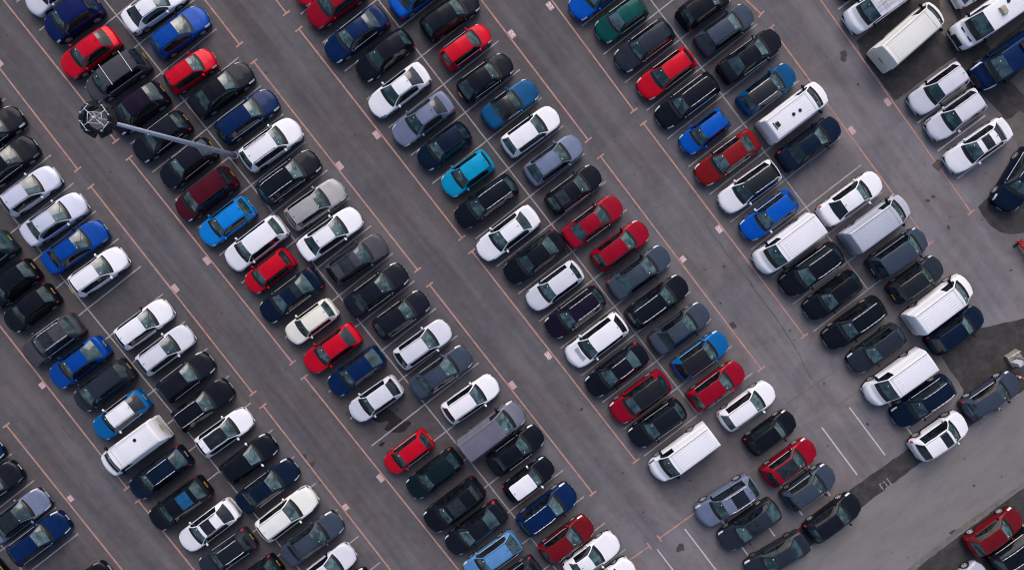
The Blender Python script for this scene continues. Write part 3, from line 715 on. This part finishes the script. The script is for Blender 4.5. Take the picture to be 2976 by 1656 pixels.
# R3L
car('R3L','A2',340,0,750,-290,'hatch','red')
car('R3L','A2',430,155,850,-110,'hatch','crimson')
car('R3L','A2',550,415,1022,85,'saloon','dark_blue',tlb=1)
car('R3L','A2',787,555,1192,250,'hatch','black',tlb=1)
car('R3L','A2',875,815,1318,500,'coupe','white')
car('R3L','A2',1040,1025,1498,705,'coupe','steel_blue',tlb=1,k=dict(rr=.70))
car('R3L','A2',1235,1190,1608,930,'hatch','navy',tlb=1)
car('R3L','A2',1408,1380,1775,1140,'hatch','turquoise',hlo=1,card=1,k=dict(rr=.90,gb=.95))
car('R3L','B2',1490,265,1965,-45,'estate','black',rail='chrome')
car('R3L','B2',1660,505,2108,175,'saloon','white',tlb=1)
car('R3L','B3',50,665,480,360,'saloon','black',tlb=1)
car('R3L','B3',205,860,615,580,'hatch','silver_white',tlb=1)
car('R3L','B3',350,1055,765,765,'estate','purple_black',rail='chrome',tlb=1)
car('R3L','B3',495,1275,930,950,'suv','white',bon='steel',k=dict(H=1.6))
car('R3L','C3',640,130,1080,-185,'saloon','black',tlb=1,rail='chrome')
car('R3L','C3',818,310,1238,25,'suv','crimson',roof='black')
car('R3L','C3',950,495,1360,225,'hatch','charcoal')
car('R3L','C3',1095,735,1580,400,'van','white',rib=1,sidecol='slate_grey',k=dict(H=1.85))
# R3R
car('R3R','A2',1450,-170,1025,95,'saloon','blue',tlb=1)
car('R3R','A2',1662,10,1255,250,'estate','black')
car('R3R','A2',1750,235,1395,485,'small','red')
car('R3R','A2',1913,455,1517,710,'hatch','black',k=dict(rr=.80),yp=1)
car('R3R','A3',280,640,-118,905,'convertible','petrol_blue',roof='black')
car('R3R','A3',443,830,20,1115,'hatch','white',tlb=1)
car('R3R','A3',605,1045,190,1310,'hatch','steel_blue',tlb=1,k=dict(rr=.80,gb=.93))
car('R3R','B3',740,-90,345,175,'hatch','black',tlb=1,sun=(.5,.9))
car('R3R','B3',893,130,468,415,'saloon','crimson')
car('R3R','B3',1082,305,678,590,'hatch','crimson')
car('R3R','B3',1240,495,795,785,'saloon','slate_blue',tlb=1)
car('R3R','B3',1370,705,925,1000,'estate','black',rail='chrome')
car('R3R','B3',1522,905,1098,1185,'saloon','slate_blue')
car('R3R','B3',1657,1110,1265,1370,'hatch','mid_blue',roof='black',tlb=1,hlb=1,k=dict(cw=.28,rf=.42))
car('R3R','B3',1785,1320,1368,1600,'hatch','crimson')
car('R3R','C3',2000,115,1597,385,'hatch','white',tlb=1)
car('R3R','C4',345,320,-40,570,'mini','black',hlb=1,tlb=1)
car('R3R','C4',480,530,98,790,'hatch','crimson',sun=(-.05,.80),k=dict(cw=.30,rf=.45))
car('R3R','C4',620,720,243,960,'hatch','slate_blue')
car('R3R','C4',815,910,400,1210,'hatch','charcoal',tlb=1)
car('X4','C4',-20,1455,425,1190,'saloon','slate_grey')
car('X3','C3',1425,1065,1885,770,'suv','steel_blue',rail='chrome',sun=(.30,.80))
car('X3','C3',1583,1262,2055,932,'estate','slate_grey',sun=(.05,.50),k=dict(rr=.80))
# R4L
car('R4L','A3',528,105,930,-200,'saloon','blue')
car('R4L','A3',715,260,1075,25,'hatch','green',hlb=1)
car('R4L','A3',855,475,1270,190,'estate','slate_grey')
car('R4L','A3',1010,690,1432,380,'hatch','red',hlb=1)
car('R4L','A3',1145,890,1598,570,'estate','black',rail='chrome')
car('R4L','A3',1325,1080,1670,830,'small','blue',hlb=1)
car('R4L','A3',1430,1305,1890,985,'saloon','rust_red',k=dict(rr=.74,gb=.88))
car('R4L','B3',1605,145,2040,-140,'estate','white',roof='black',rail='chrome')
car('R4L','B4',-50,355,350,60,'hatch','blue',mir='white',tlb=1)
car('R4L','B4',55,585,485,262,'van','white',rib=1,fix=1)
car('R4L','B4',235,745,675,455,'suv','black',rail='chrome')
car('R4L','B4',400,930,820,645,'hatch','black',tlb=1)
car('R4L','B4',535,1145,1000,830,'estate','black',rail='chrome')
car('R4L','B4',728,1310,1125,1035,'hatch','slate_grey')
car('R4L','C4',845,172,1285,-110,'van','white',rib=1,fix=1)
car('R4L','C4',1042,345,1490,55,'estate','navy',rail='chrome')
car('X5','C4',1560,322,1180,585,'suv','white',tlb=1,sun=(.08,.38),k=dict(H=1.75))
# R4R
car('R4R','A3',1680,-70,1298,185,'hatch','black',tlb=1)
car('R4R','A3',1850,95,1425,375,'hatch','slate_blue',tlb=1,k=dict(rr=.82))
car('R4R','A4',228,275,-218,575,'saloon','black')
car('R4R','A4',335,520,-78,810,'hatch','petrol_blue',roof='black',rail='chrome')
car('R4R','A4',555,660,80,1010,'van','white',vent=[(.62,.0),(.52,-.05)],rib=1,unit=1)
car('R4R','A4',658,905,215,1215,'saloon','navy',tlb=1)
car('R4R','B4',960,-45,508,255,'saloon','white',tlb=1)
car('R4R','B4',1155,120,670,455,'van','silver',rib=1)
car('X6','B4',1272,348,872,628,'mpv','slate_blue',yp=1,k=dict(H=1.8))
car('X6','B4',1390,548,1022,813,'hatch','slate_grey',roof='black',yp=1)
car('X6','B4',1595,680,1130,1030,'van','white',vent=[],rib=1)
car('X6','B4',1690,900,1290,1190,'hatch','navy',tlb=1)
# R5
car('R5','A4',655,-42,1010,-310,'hatch','charcoal')
car('R5','A4',683,203,1215,-150,'van','white',rack=1,hlb=1,k=dict(H=1.85))
car('X7','A4',1355,85,918,465,'bigvan','off_white',yp=1,rib=1)
car('R5','A4',1188,776,1548,528,'estate','silver_white',fix=1)
car('R5','A4',1310,964,1676,718,'estate','silver_white',fix=1)
car('R5','A4',1403,1222,1920,895,'saloon','white',sun=(.22,.68),k=dict(rr=.72,gb=.86))
car('X8','A4',1818,1520,2083,1080,'suv','navy',rail='chrome',k=dict(W=1.98))
car('X9','A4',1850,-230,1468,12,'hatch','white',yp=1,tlb=1)
car('X9','A4',1480,312,2070,-100,'bigvan','white',vent=[(.50,-.35)],unit2=1,grl=1)
car('X9','A4',1624,604,2200,200,'bigvan','dark_blue',beacon=1,grl=1,k=dict(H=2.2))
# lower right
car('X10','C4',1950,25,1540,300,'hatch','slate_blue',tlb=1)
car('X11','C4',1970,1010,1570,1290,'hatch','dark_red')
car('X11','C4',2170,1105,1735,1415,'estate','black',rail='chrome')
car('X11','C4',1715,1400,1330,1690,'hatch','silver')

CW = dict(white='white', silver_white='silvery white', off_white='off-white', cream='cream', silver='silver', pale_silver='pale silver', steel_blue='steel blue', slate_blue='slate blue', slate_grey='dark slate',
          grey='grey', black='black', charcoal='charcoal', purple_black='dark purple', indigo='deep indigo', navy='navy', dark_blue='dark blue', royal_blue='royal blue', blue='blue', mid_blue='mid blue', bright_blue='bright blue', petrol_blue='petrol blue',
          turquoise='turquoise', green='dark green', dark_teal='dark teal', teal_grey='teal grey', red='red', crimson='crimson', maroon='maroon', dark_red='dark red', rust_red='rust red', light_blue='light blue', beige='beige', mauve_grey='mauve grey')
TW = dict(hatch='hatchback', small='small car', mini='compact car', saloon='saloon', coupe='coupe', fastback='fastback', estate='estate', suv='SUV', mpv='people carrier', van='van', bigvan='large van', convertible='convertible')
CATW = dict(van='van', bigvan='van')
def short(r): return CW[r[7]] + ' ' + TW[r[6]]
def feats(r):
    o = r[8]; f = []
    if o.get('rack'): return ' with ladder rack'
    if o.get('beacon'): return ' with orange beacon'
    if o.get('unit2'): return ' with beige roof unit'
    if o.get('bars'): return ' with two roof bars'
    if o.get('blue'): return ' with blue glass roof'
    if o.get('card'): return ' with orange indicators'
    if o.get('bon'): return ' with grey bonnet panel'
    if r[6] == 'convertible': return ' with black soft top'
    if o.get('roof'): f.append(o['roof'] + ' roof')
    if o.get('sun'): f.append('dark glass roof')
    if not f and o.get('rail') == 'chrome': f.append('silver roof rails')
    return ' with ' + f[0] if f else ''
rows = {}
for r in exec_rows: rows.setdefault(r[0], []).append(r)
LAB = {}
for rn, L_ in rows.items():
    for i, r in enumerate(L_):
        a = short(L_[i - 1]) if i > 0 else None; b = short(L_[i + 1]) if i < len(L_) - 1 else None
        d = short(r) + feats(r)
        if rn.startswith('X') or not (a or b): s = d
        elif a and b: s = d + (' between ' + a + ' and ' + b if a != b else ' between two ' + a + 's')
        elif b: s = d + ' cut by the frame, next to ' + b
        else: s = d + ' last in its row, after ' + a
        LAB[id(r)] = s
OVR = {5: 'black hatchback with yellow plate cut by the bottom left corner',
20: 'upper of two black saloons nose to right at the left edge', 21: 'black saloon directly above the pale silver hatchback at the left edge',
25: 'white hatchback just above the empty bay, below the royal blue saloon', 26: 'white hatchback just below the empty bay, above a silvery white hatchback',
7: 'black hatchback at the left edge, just below the teal grey SUV', 8: 'black hatchback just above the grey SUV with a dark glass roof',
42: 'charcoal hatchback partly under the floodlight pole, below the dark purple SUV', 43: 'charcoal hatchback just above the maroon people carrier',
52: 'silvery white hatchback beside the oily empty bay', 53: 'red small car just below the oily empty bay', 119: 'dark slate saloon at the bottom edge beside a charcoal hatchback',
120: 'steel blue SUV with silver rails parked across a faded red line end', 121: 'dark slate estate with glass roof beside the steel blue SUV',
138: 'tall white SUV with small sunroof beside the dark tarmac strip', 147: 'slate blue boxy people carrier between silver van and black-roofed hatchback',
148: 'dark slate hatchback with black roof between people carrier and white van', 149: 'white van with its nose right beside a navy hatchback',
150: 'navy hatchback tucked against the side of a white van', 153: 'long off-white van with ribbed roof and yellow plate on dark tarmac',
154: 'upper of two silvery white estates parked close together', 155: 'lower of two silvery white estates parked close together',
157: 'navy SUV parked steeply on the rounded dark tarmac patch', 158: 'white hatchback with yellow plate cut by the top edge',
159: 'large white van with beige roof unit and black bonnet vents', 160: 'dark blue large van with orange beacon at the right edge',
161: 'slate blue hatchback with traffic cones beside it', 162: 'dark red hatchback in the bottom right corner', 163: 'black estate with silver rails beside the dark red hatchback',
164: 'silver hatchback cut by the bottom edge at lower right', 144: 'navy saloon just above the empty bay, below a white van', 145: 'white saloon between the empty bay and the silver van'}
for i_, l_ in OVR.items(): LAB[id(exec_rows[i_])] = l_
def parts_car(r, idx):
    row, t, fx, fy, rx, ry, kind, col, o = r
    rnd = random.Random(idx * 17 + 3)
    F, R_ = W(t, fx, fy, .45), W(t, rx, ry, .45)
    v = F - R_; v.z = 0; q = v.normalized()
    if not o.get('fix'):
        R_ = R_ + q * (.24 if not row.startswith('X') else .16); F = F - q * .03
        if row[-1] == 'R' and len(row) == 3: lat_ = -.12
        elif row == 'R1L': lat_ = -.07
        else: lat_ = 0
        sh = Vector((.615, -.788, 0)) * lat_
        F = F + sh; R_ = R_ + sh
    v = F - R_; v.z = 0; L = v.length
    lo, hi = dict(small=(3.5, 3.9), mini=(3.8, 4.05), hatch=(3.95, 4.5), saloon=(4.55, 5.0), coupe=(4.5, 4.8), fastback=(4.5, 4.85), estate=(4.45, 4.95), suv=(4.25, 4.9), mpv=(4.35, 4.8), van=(4.7, 5.3), bigvan=(5.6, 6.6), convertible=(4.1, 4.4))[kind]
    L = min(max(L, lo), hi)
    d = v.normalized()
    if not row.startswith('X'):
        base = PERP if d.dot(PERP) > 0 else -PERP
        d = (d * 0.42 + base * 0.58).normalized()
        d = (d + Vector((-d.y, d.x, 0)) * rnd.uniform(-.006, .006)).normalized()
    c = (F + R_) / 2; c.z = 0
    e = empty(NAME[kind], c, math.atan2(d.y, d.x))
    tag(e, LAB[id(r)], CATW.get(kind, 'car'), 'vans parked in the car park' if kind in ('van', 'bigvan') else 'cars parked in the car park')
    verts, reg, inf = make_car(kind, L, col, o, rnd)
    k, us = inf['k'], inf['us']
    P0 = paint(col); roofm = paint(o['roof']) if o.get('roof') else P0
    if o.get('roof') == 'black': roofm = simple('gloss_black_roof', (.005, .005, .007), .25, spec=.35, coat=.5)
    sidem = paint(o['sidecol']) if False else P0
    van = kind in ('van', 'bigvan')
    HL = M_HLD if o.get('hl') or rnd.random() < .25 else M_HL
    if o.get('hlb'): HL = M_HL
    TLm = M_TL if o.get('tlb') else M_TLD
    BL = M_BLK
    spec = dict(body=('body', [P0]), roof=('roof', [roofm]), windscreen=('windscreen', [GW, M_FRIT]), rear_window=('rear_window', [GR if rnd.random() < .75 else GP, M_FRIT]), wiper_cowl=('wiper_cowl', [M_BLK]),
                sunroof=('sunroof', [GB if o.get('blue') else GP]), grille=('grille', [M_BLK]), sill=('sill', [M_BLK if (van or rnd.random() < .5) else P0]))
    for s in 'LR':
        spec['side_window' + s + 'f'] = ('side_window', [GS]); spec['side_window' + s + 'r'] = ('side_window', [GS]); spec['pillar' + s] = ('door_pillar', [M_FRIT])
        spec['headlight' + s] = ('headlight', [HL]); spec['taillight' + s] = ('taillight', [TLm])
    for key, (nm, ms) in spec.items():
        if key not in reg: continue
        fs = [f for f, _ in reg[key]]; used = sorted({i for f in fs for i in f}); mp = {u: i for i, u in enumerate(used)}
        ob = mesh_obj(nm, verts[used].tolist(), [[mp[i] for i in f] for f in fs], ms if len(ms) > 1 and any(m for _, m in reg[key]) else ms[:1], e, True, [m if len(ms) > 1 else 0 for _, m in reg[key]])
        if nm == 'body' and o.get('sidecol'): pass
    Wd, Hh = inf['W'], inf['H']
    sx = L / (L + .26 * .95 + .10)
    def X(u): return (L / 2 - u * L) * sx - .06
    # chassis underneath, so light does not pass through
    MB().box((0, 0, .36), (L * .90, Wd * .74, .46)).build('underbody', M_BLK, e)
    rim = RIMS[rnd.choice([0, 0, 1, 1, 2, 3]) if not van else 3]
    for u in (k['fa'], k['ra']):
        for s in (1, -1):
            wl = inst('wheel', TYM, e, (X(u), s * (Wd / 2 - .115), k['r']), (0, 0, 0 if s > 0 else math.pi), (k['r'], 1.05, k['r']))
            inst('rim', rim, wl); inst('hub', SPOKE_SHADE, wl)  # the hub is a dark disc painted as shade behind the spokes
    # door mirrors
    mc = o.get('mir') or (col if not van and rnd.random() < .75 else 'black')
    i = int(np.argmin(abs(us - (k['cw'] + .055))))
    key = (mc)
    if key not in MIR:
        q = mi; ob = q.build('door_mirror', paint(mc), None, True); MIR[key] = ob.data; D.objects.remove(ob)
    sc_ = 1.35 if van else 1.0
    for s in (1, -1):
        inst('door_mirror', MIR[key], e, (X(us[i]) + .02, s * (inf['w'][i] + .075 * sc_), inf['belt'][i] + .07), (0, 0, s * -.18), (sc_, s * sc_, sc_ * 1.1))
    # plates
    if o.get('yp'):
        i = len(us) - 3; xr = inf['V'][-1, :, 0].min()
        hz = (1.05 if van else (.78 if kind in ('hatch', 'suv', 'mpv', 'estate', 'small') else .70)) if o.get('yp') else .62
        pl = MB().box((xr - .012, 0, hz), (.02, .46, .085), tilt=.22 if o.get('yp') else .1).build('number_plate', M_YP, e)
        MB().box((xr - .024, 0, hz + .004), (.005, .38, .045), tilt=.22 if o.get('yp') else .1).build('plate_lettering', M_PCH, pl)
    xf = inf['V'][0, :, 0].max()
    pl = MB().box((xf - .022, 0, .44), (.02, .44, .10), tilt=-.1).build('number_plate', M_WP, e)
    # wiper
    a = top_at(inf, k['cw'] + .012, .42 * Wd / 2); b = top_at(inf, k['cw'] + .05, .05)
    MB().tube((a[0], .30 * Wd, a[1] + .02), (b[0] - .02, -.02, b[1] + .02), .013, n=5).build('wiper', M_BLK, e)
    if not van and rnd.random() < .45:                       # bright trim under the side glass
        j0, j1 = int(np.argmin(abs(us - (k['cw'] + .03)))), int(np.argmin(abs(us - k['cp'])))
        for s in (1, -1):
            mb = MB(); jj = list(range(j0, j1 + 1, 3)) + [j1]
            pts = [(inf['V'][j, 6 if s > 0 else inf['tot'] - 7, 0], s * (abs(inf['V'][j, 6, 1]) + .006), inf['V'][j, 6, 2] + .008) for j in jj]
            for p, q in zip(pts, pts[1:]):
                if (Vector(p) - Vector(q)).length > .01: mb.tube(p, q, .014, n=5)
            mb.build('window_trim', M_CHR, e)
    # roof details
    if o.get('rail') and not van:
        rm = M_CHR if o['rail'] == 'chrome' else M_BLK
        for s in (1, -1):
            mb = MB(); pts = []
            for f in np.linspace(.06, .96, 7):
                u = k['rf'] + (k['rr'] - k['rf']) * f; j = int(np.argmin(abs(us - u))); y = inf['we'][j] * .90
                x_, z_ = top_at(inf, u, y); pts.append((x_, s * y, z_ + (.075 if .1 < f < .93 else .0)))
            for p, q in zip(pts, pts[1:]): mb.tube(p, q, .022, n=6)
            mb.build('roof_rail', rm, e, True)
    if not van and not o.get('rail') and kind != 'convertible' and rnd.random() < .6:     # dark roof ditches
        for s in (1, -1):
            mb = MB(); pts = []
            for f in np.linspace(.02, .97, 6):
                u = k['rf'] + (k['rr'] - k['rf']) * f; j = int(np.argmin(abs(us - u))); y = inf['we'][j] * .90
                x_, z_ = top_at(inf, u, y); pts.append((x_, s * y, z_ + .004))
            for p, q in zip(pts, pts[1:]): mb.tube(p, q, .013, n=5)
            mb.build('roof_ditch', M_BLK, e)
    if not van and kind != 'convertible' and rnd.random() < .7:
        x_, z_ = top_at(inf, k['rr'] - .035, 0)
        mb = MB(); mb.v = [(x_ + .08, 0, z_ + .005), (x_ - .07, .025, z_), (x_ - .07, -.025, z_), (x_ - .065, 0, z_ + .065)]; mb.f = [(0, 1, 3), (0, 3, 2), (1, 2, 3), (0, 2, 1)]
        mb.build('antenna', M_BLK, e)
    if not o.get('nodot') and (rnd.random() < .72):
        x_, z_ = top_at(inf, k['rf'] - .028, Wd * .17)
        mb = MB(); mb.ell((x_, -Wd * .19, z_ + .012), (.035, .035, .012), 8, 4); mb.build('windscreen_sticker', M_DOT, e)
    if o.get('bars'):
        for u in (.44, .80):
            x_, z_ = top_at(inf, u, .1); MB().tube((x_, -.82, z_ + .05), (x_, .82, z_ + .05), .022, n=6).build('roof_bar', M_CHR, e)
    if o.get('rib'):
        mb = MB(); nrib = 7
        ua, ub = k['rf'] + .10, k['rr'] - .04
        for q in range(nrib):
            y = (q - (nrib - 1) / 2) * .19
            for (u0, u1) in ((ua, (ua + ub) / 2 - .012), ((ua + ub) / 2 + .012, ub)):
                p = top_at(inf, u0, y); p2 = top_at(inf, u1, y)
                mb.box(((p[0] + p2[0]) / 2, y, (p[1] + p2[1]) / 2 + .003), (abs(p[0] - p2[0]), .065, .018))
        mb.build('roof_ribs', P0, e)
        x_, z_ = top_at(inf, (k['rf'] + k['rr']) / 2, 0)
        pu = (k['rf'] + .05)
        x2, z2 = top_at(inf, pu, 0); MB().box((x2, 0, z2 + .0), (.012, k['rw'] * 1.75, .012)).build('roof_seam', M_BLK if False else simple('panel_gap', (.12, .12, .13), .8), e)
        for s in (1, -1):
            x3, z3 = top_at(inf, k['rr'] - .01, .7)
            MB().box((X((k['rf'] + k['rr']) / 2), s * k['rw'] * .93, z_ - .0), (L * (k['rr'] - k['rf']) * .92, .02, .02)).build('roof_gutter', simple('panel_gap', (.12, .12, .13), .8), e)
    for u, y in o.get('vent') or []:
        x_, z_ = top_at(inf, u, abs(y)); MB().tube((x_, y, z_ - .01), (x_, y, z_ + .07), .13, .10, n=16).build('roof_vent', M_BLK, e)
    if o.get('unit'):
        x_, z_ = top_at(inf, .86, 0); MB().box((x_, .1, z_ + .03), (.26, .36, .06)).build('roof_hatch', M_BLK, e)
        MB().box((x_ - .22, .1, z_ + .02), (.05, .55, .05)).build('roof_bracket', M_BLK, e)
    if o.get('unit2'):
        x_, z_ = top_at(inf, .42, .2); mb = MB().box((x_, -.05, z_ + .10), (.42, .62, .20), taper=.8); mb.box((x_, -.05, z_ + .21), (.22, .12, .03)); mb.build('roof_unit', simple('beige_plastic', (.36, .32, .24), .6, noise=.1), e)
    if o.get('grl'):
        for y in (-.38, .38):
            x_, z_ = top_at(inf, .085, abs(y)); MB().box((x_, y, z_ + .012), (.14, .42, .02), tilt=.12).build('bonnet_vent', M_BLK, e)
        MB().box((xf - .03, 0, .80), (.12, .95, .30), tilt=-.5).build('front_grille', M_BLK, e)
    if o.get('beacon'):
        x_, z_ = top_at(inf, .40, 0)
        MB().box((x_ - .3, 0, z_ + .06), (.32, 1.3, .12)).build('light_bar', M_BLK, e)
        MB().ell((x_ - .1, .45, z_ + .10), (.10, .10, .10)).build('beacon', simple('amber_lens', (.9, .22, .02), .2), e)
    if o.get('card'):
        MB().box((X(.38), -.25, top_at(inf, .38, .25)[1] + .012), (.18, .26, .006), tilt=.3).build('dashboard_card', simple('orange_card', (.62, .26, .14), .6), e)
        for s in (1, -1):
            i = int(np.argmin(abs(us - .04))); MB().ell((X(.055), s * Wd * .40, inf['belt'][i] + .03), (.10, .08, .03)).build('indicator', simple('amber_lens', (.9, .22, .02), .2), e)
    if o.get('bon'):
        x_, z_ = top_at(inf, .21, .1); mb = MB()
        b0 = top_at(inf, .165, 0), top_at(inf, .225, 0)
        MB().box(((b0[0][0] + b0[1][0]) / 2 - .03, 0, (b0[0][1] + b0[1][1]) / 2 - .0), (abs(b0[0][0] - b0[1][0]), 1.0, .03), tilt=.10).build('bonnet_panel', simple('matt_grey_panel', (.26, .28, .33), .6), e)
    if o.get('rack'):
        for u in (.42, .62, .82):
            x_, z_ = top_at(inf, u, .1); mb = MB().tube((x_, -.86, z_ + .14), (x_, .86, z_ + .14), .022, n=6)
            for s in (-1, 1): mb.tube((x_, s * .82, z_ - .05), (x_, s * .82, z_ + .14), .02, n=6)
            mb.build('roof_rack_bar', simple('aluminium', (.55, .55, .56), .4, metal=.5), e)
        e2 = empty('ladder', c, math.atan2(d.y, d.x)); tag(e2, 'long aluminium ladder strapped along the roof of the white van', 'ladder')
        z_ += .19; AL = simple('aluminium', (.55, .55, .56), .4, metal=.5)
        for y in (-.62, -.26, .0, .30):
            MB().box((-.55, y, z_), (3.5, .06, .07)).build('ladder_rail', AL, e2)
        mb = MB()
        for q in range(12):
            mb.tube((1.1 - q * .29, -.62, z_), (1.1 - q * .29, -.26, z_), .016, n=6); mb.tube((1.0 - q * .29, .0, z_), (1.0 - q * .29, .30, z_), .016, n=6)
        mb.build('rungs', AL, e2)
        MB().box((.1, -.2, z_ + .05), (.06, .9, .015)).build('strap', simple('yellow_strap', (.6, .42, .03), .7), e2)
    return e
for i, r in enumerate(exec_rows): parts_car(r, i)

# ------------------------------------------------------------------ the tall floodlight mast
mb_ = at(682, 452); hub_h = 17.2; top = at(274, 343, hub_h)
mst = empty('floodlight_mast', mb_); tag(mst, 'tall grey steel floodlight mast leaning outward over the dark purple SUV', 'lamp mast')
rel = lambda p: Vector(p) - mb_
mb = MB(); mb.tube((0, 0, 0), rel(top), .205, .085, n=18); mb.build('pole', M_STEEL, mst, True)
mb = MB().tube((0, 0, 0), (0, 0, .05), .29, .29, n=18); mb.build('base_plate', M_STEEL, mst)
tp = rel(top)
MB().tube(tp - Vector((0, 0, .15)), tp + Vector((0, 0, .12)), .10, .075, n=16).build('hub', M_STEELL, mst, True)
angs = [math.radians(a) for a in (35, -40, -145, 137)]
fr = MB(); ring = []
for a in angs:
    dv = Vector((math.cos(a), math.sin(a), 0))
    MB().tube(tp, tp + dv * .66, .024, n=8).build('arm', M_STEELL, mst, True); ring.append(tp + dv * .42)
for i in range(4): fr.tube(ring[i], ring[(i + 1) % 4], .021, n=6)
fr.build('brace_ring', M_STEELL, mst, True)
for a in angs:
    dv = Vector((math.cos(a), math.sin(a), 0)); pv = Vector((-dv.y, dv.x, 0)); m_ = tp + dv * .64
    cb = MB(); cb.tube(m_ - pv * .26, m_ + pv * .26, .025, n=8)
    for s in (-1, 1): cb.tube(m_ + pv * .26 * s - Vector((0, 0, .04)), m_ + pv * .26 * s + Vector((0, 0, .05)), .042, n=12)
    cb.build('cross_bar', M_STEELL, mst, True)
    for s in (-1, 1):
        q = m_ + pv * .27 * s; ra = math.atan2((q - tp).y, (q - tp).x)
        rd_ = Vector((math.cos(ra), math.sin(ra), 0)); c0 = q - rd_ * .02 - Vector((0, 0, .32))
        fl = MB(); fl.box(c0, (.40, .60, .16), ra, tilt=.18); fl.box(c0 + Vector((0, 0, .09)), (.22, .30, .06), ra, tilt=.35)
        fo = fl.build('floodlight', simple('black_lamp_housing', (.006, .008, .012), .5, spec=.15, noise=.3, nscale=6), mst)
        MB().tube(c0 + Vector((0, 0, .08)), q, .02, n=6).build('bracket', M_STEELL, fo)
        MB().box(c0 + rd_ * .03 - Vector((0, 0, .10)), (.26, .42, .02), ra, tilt=.35).build('lamp_glass', simple('lamp_glass', (.30, .32, .34), .1), fo)
rough_poly('concrete_patch', [tuple((mb_ + Vector(v))[:2]) for v in ((-.62, -.5, 0), (.5, -.62, 0), (.62, .5, 0), (-.5, .62, 0))], M_STAIN, .007, jit=.04, seg=.4)

# ------------------------------------------------------------------ second mast on its concrete block, right edge
cpts = [at(2915, 1034), at(2949, 1012), at(2971, 1045), at(2937, 1067)]
cc = sum(cpts, Vector()) / 4; rz = math.atan2((cpts[1] - cpts[0]).y, (cpts[1] - cpts[0]).x)
m2 = empty('camera_mast', cc, rz); tag(m2, 'grey mast with a white cabinet standing on a square concrete block', 'mast')
MB().box((0, 0, .15), (.98, .95, .30)).build('concrete_base', simple('block_concrete', (.25, .225, .165), .9, noise=.35, nscale=4), m2)
for y in (-.30, .30): MB().box((0, y, .325), (.98, .05, .05)).build('clamp_rail', M_STEEL, m2)
for x_, y in ((.38, .30), (-.02, .30), (.0, -.30)): MB().box((x_, y, .37), (.34, .05, .04)).build('clamp_bar', M_CHR, m2)
MB().tube((0, .05, .4), (0, .05, 7.0), .10, .08, n=14).build('pole', M_STEELL, m2, True)
MB().box((-.28, -.08, .90), (.50, .30, .70)).build('cabinet', simple('white_cabinet', (.52, .52, .58), .5), m2)
MB().box((0, .05, 7.05), (.5, .3, .2)).build('camera_head', M_STEELL, m2)

# ------------------------------------------------------------------ cones, barrier, grate
M_OR = simple('orange_cone_plastic', (.70, .10, .02), .55); M_CW = simple('cone_white_band', (.70, .70, .74), .5)
def cone(px, py, lab):
    e = empty('traffic_cone', at(px, py)); tag(e, lab, 'traffic cone', 'traffic cones beside the slate blue hatchback')
    MB().box((0, 0, .02), (.40, .40, .04)).build('cone_base', M_BLK, e)
    MB().tube((0, 0, .04), (0, 0, .25), .15, .115, n=16).build('cone_body', M_OR, e, True)
    MB().tube((0, 0, .25), (0, 0, .58), .118, .065, n=16).build('reflective_band', M_CW, e, True)
    MB().tube((0, 0, .58), (0, 0, .78), .066, .035, n=16).build('cone_tip', M_OR, e, True)
cone(2953, 1094, 'orange and white traffic cone by the nose of the slate blue hatchback')
cone(2893, 1184, 'orange and white traffic cone beside the door of the slate blue hatchback')
f1, f2 = at(2951, 700), at(2951 + 60, 700 + 78); dv = f2 - f1
br = empty('crowd_barrier', f1, math.atan2(dv.y, dv.x)); tag(br, 'red plastic barrier with slots and black feet at right edge', 'barrier')
M_RB = simple('red_barrier_plastic', (.62, .02, .02), .45)
mb = MB(); mb.box((1.0, 0, .95), (2.0, .09, .12)); mb.box((1.0, 0, .22), (2.0, .09, .14))
for q in range(9): mb.box((.05 + q * .2375, 0, .59), (.07, .08, .60))
mb.build('panel', M_RB, br)
MB().tube((.03, 0, 1.0), (.03, 0, 1.1), .05, n=10).build('peg', M_BLK, br)
for x_ in (.25, 1.55): MB().box((x_, 0, .04), (.14, .75, .08)).build('foot', M_BLK, br)
gc = W('A4', 1375, 1200)
gr = empty('drain_cover', gc, math.atan2(ROWD.y, ROWD.x) + .2); tag(gr, 'rusty square drain cover on the painted aisle line', 'drain cover')
MB().box((0, 0, .012), (.62, .62, .006)).build('frame', simple('rusty_iron', (.060, .048, .045), .8, noise=.4, nscale=9), gr)
MB().box((0, 0, .018), (.52, .52, .008)).build('lid', simple('worn_iron', (.075, .062, .058), .7, noise=.5, nscale=14), gr)
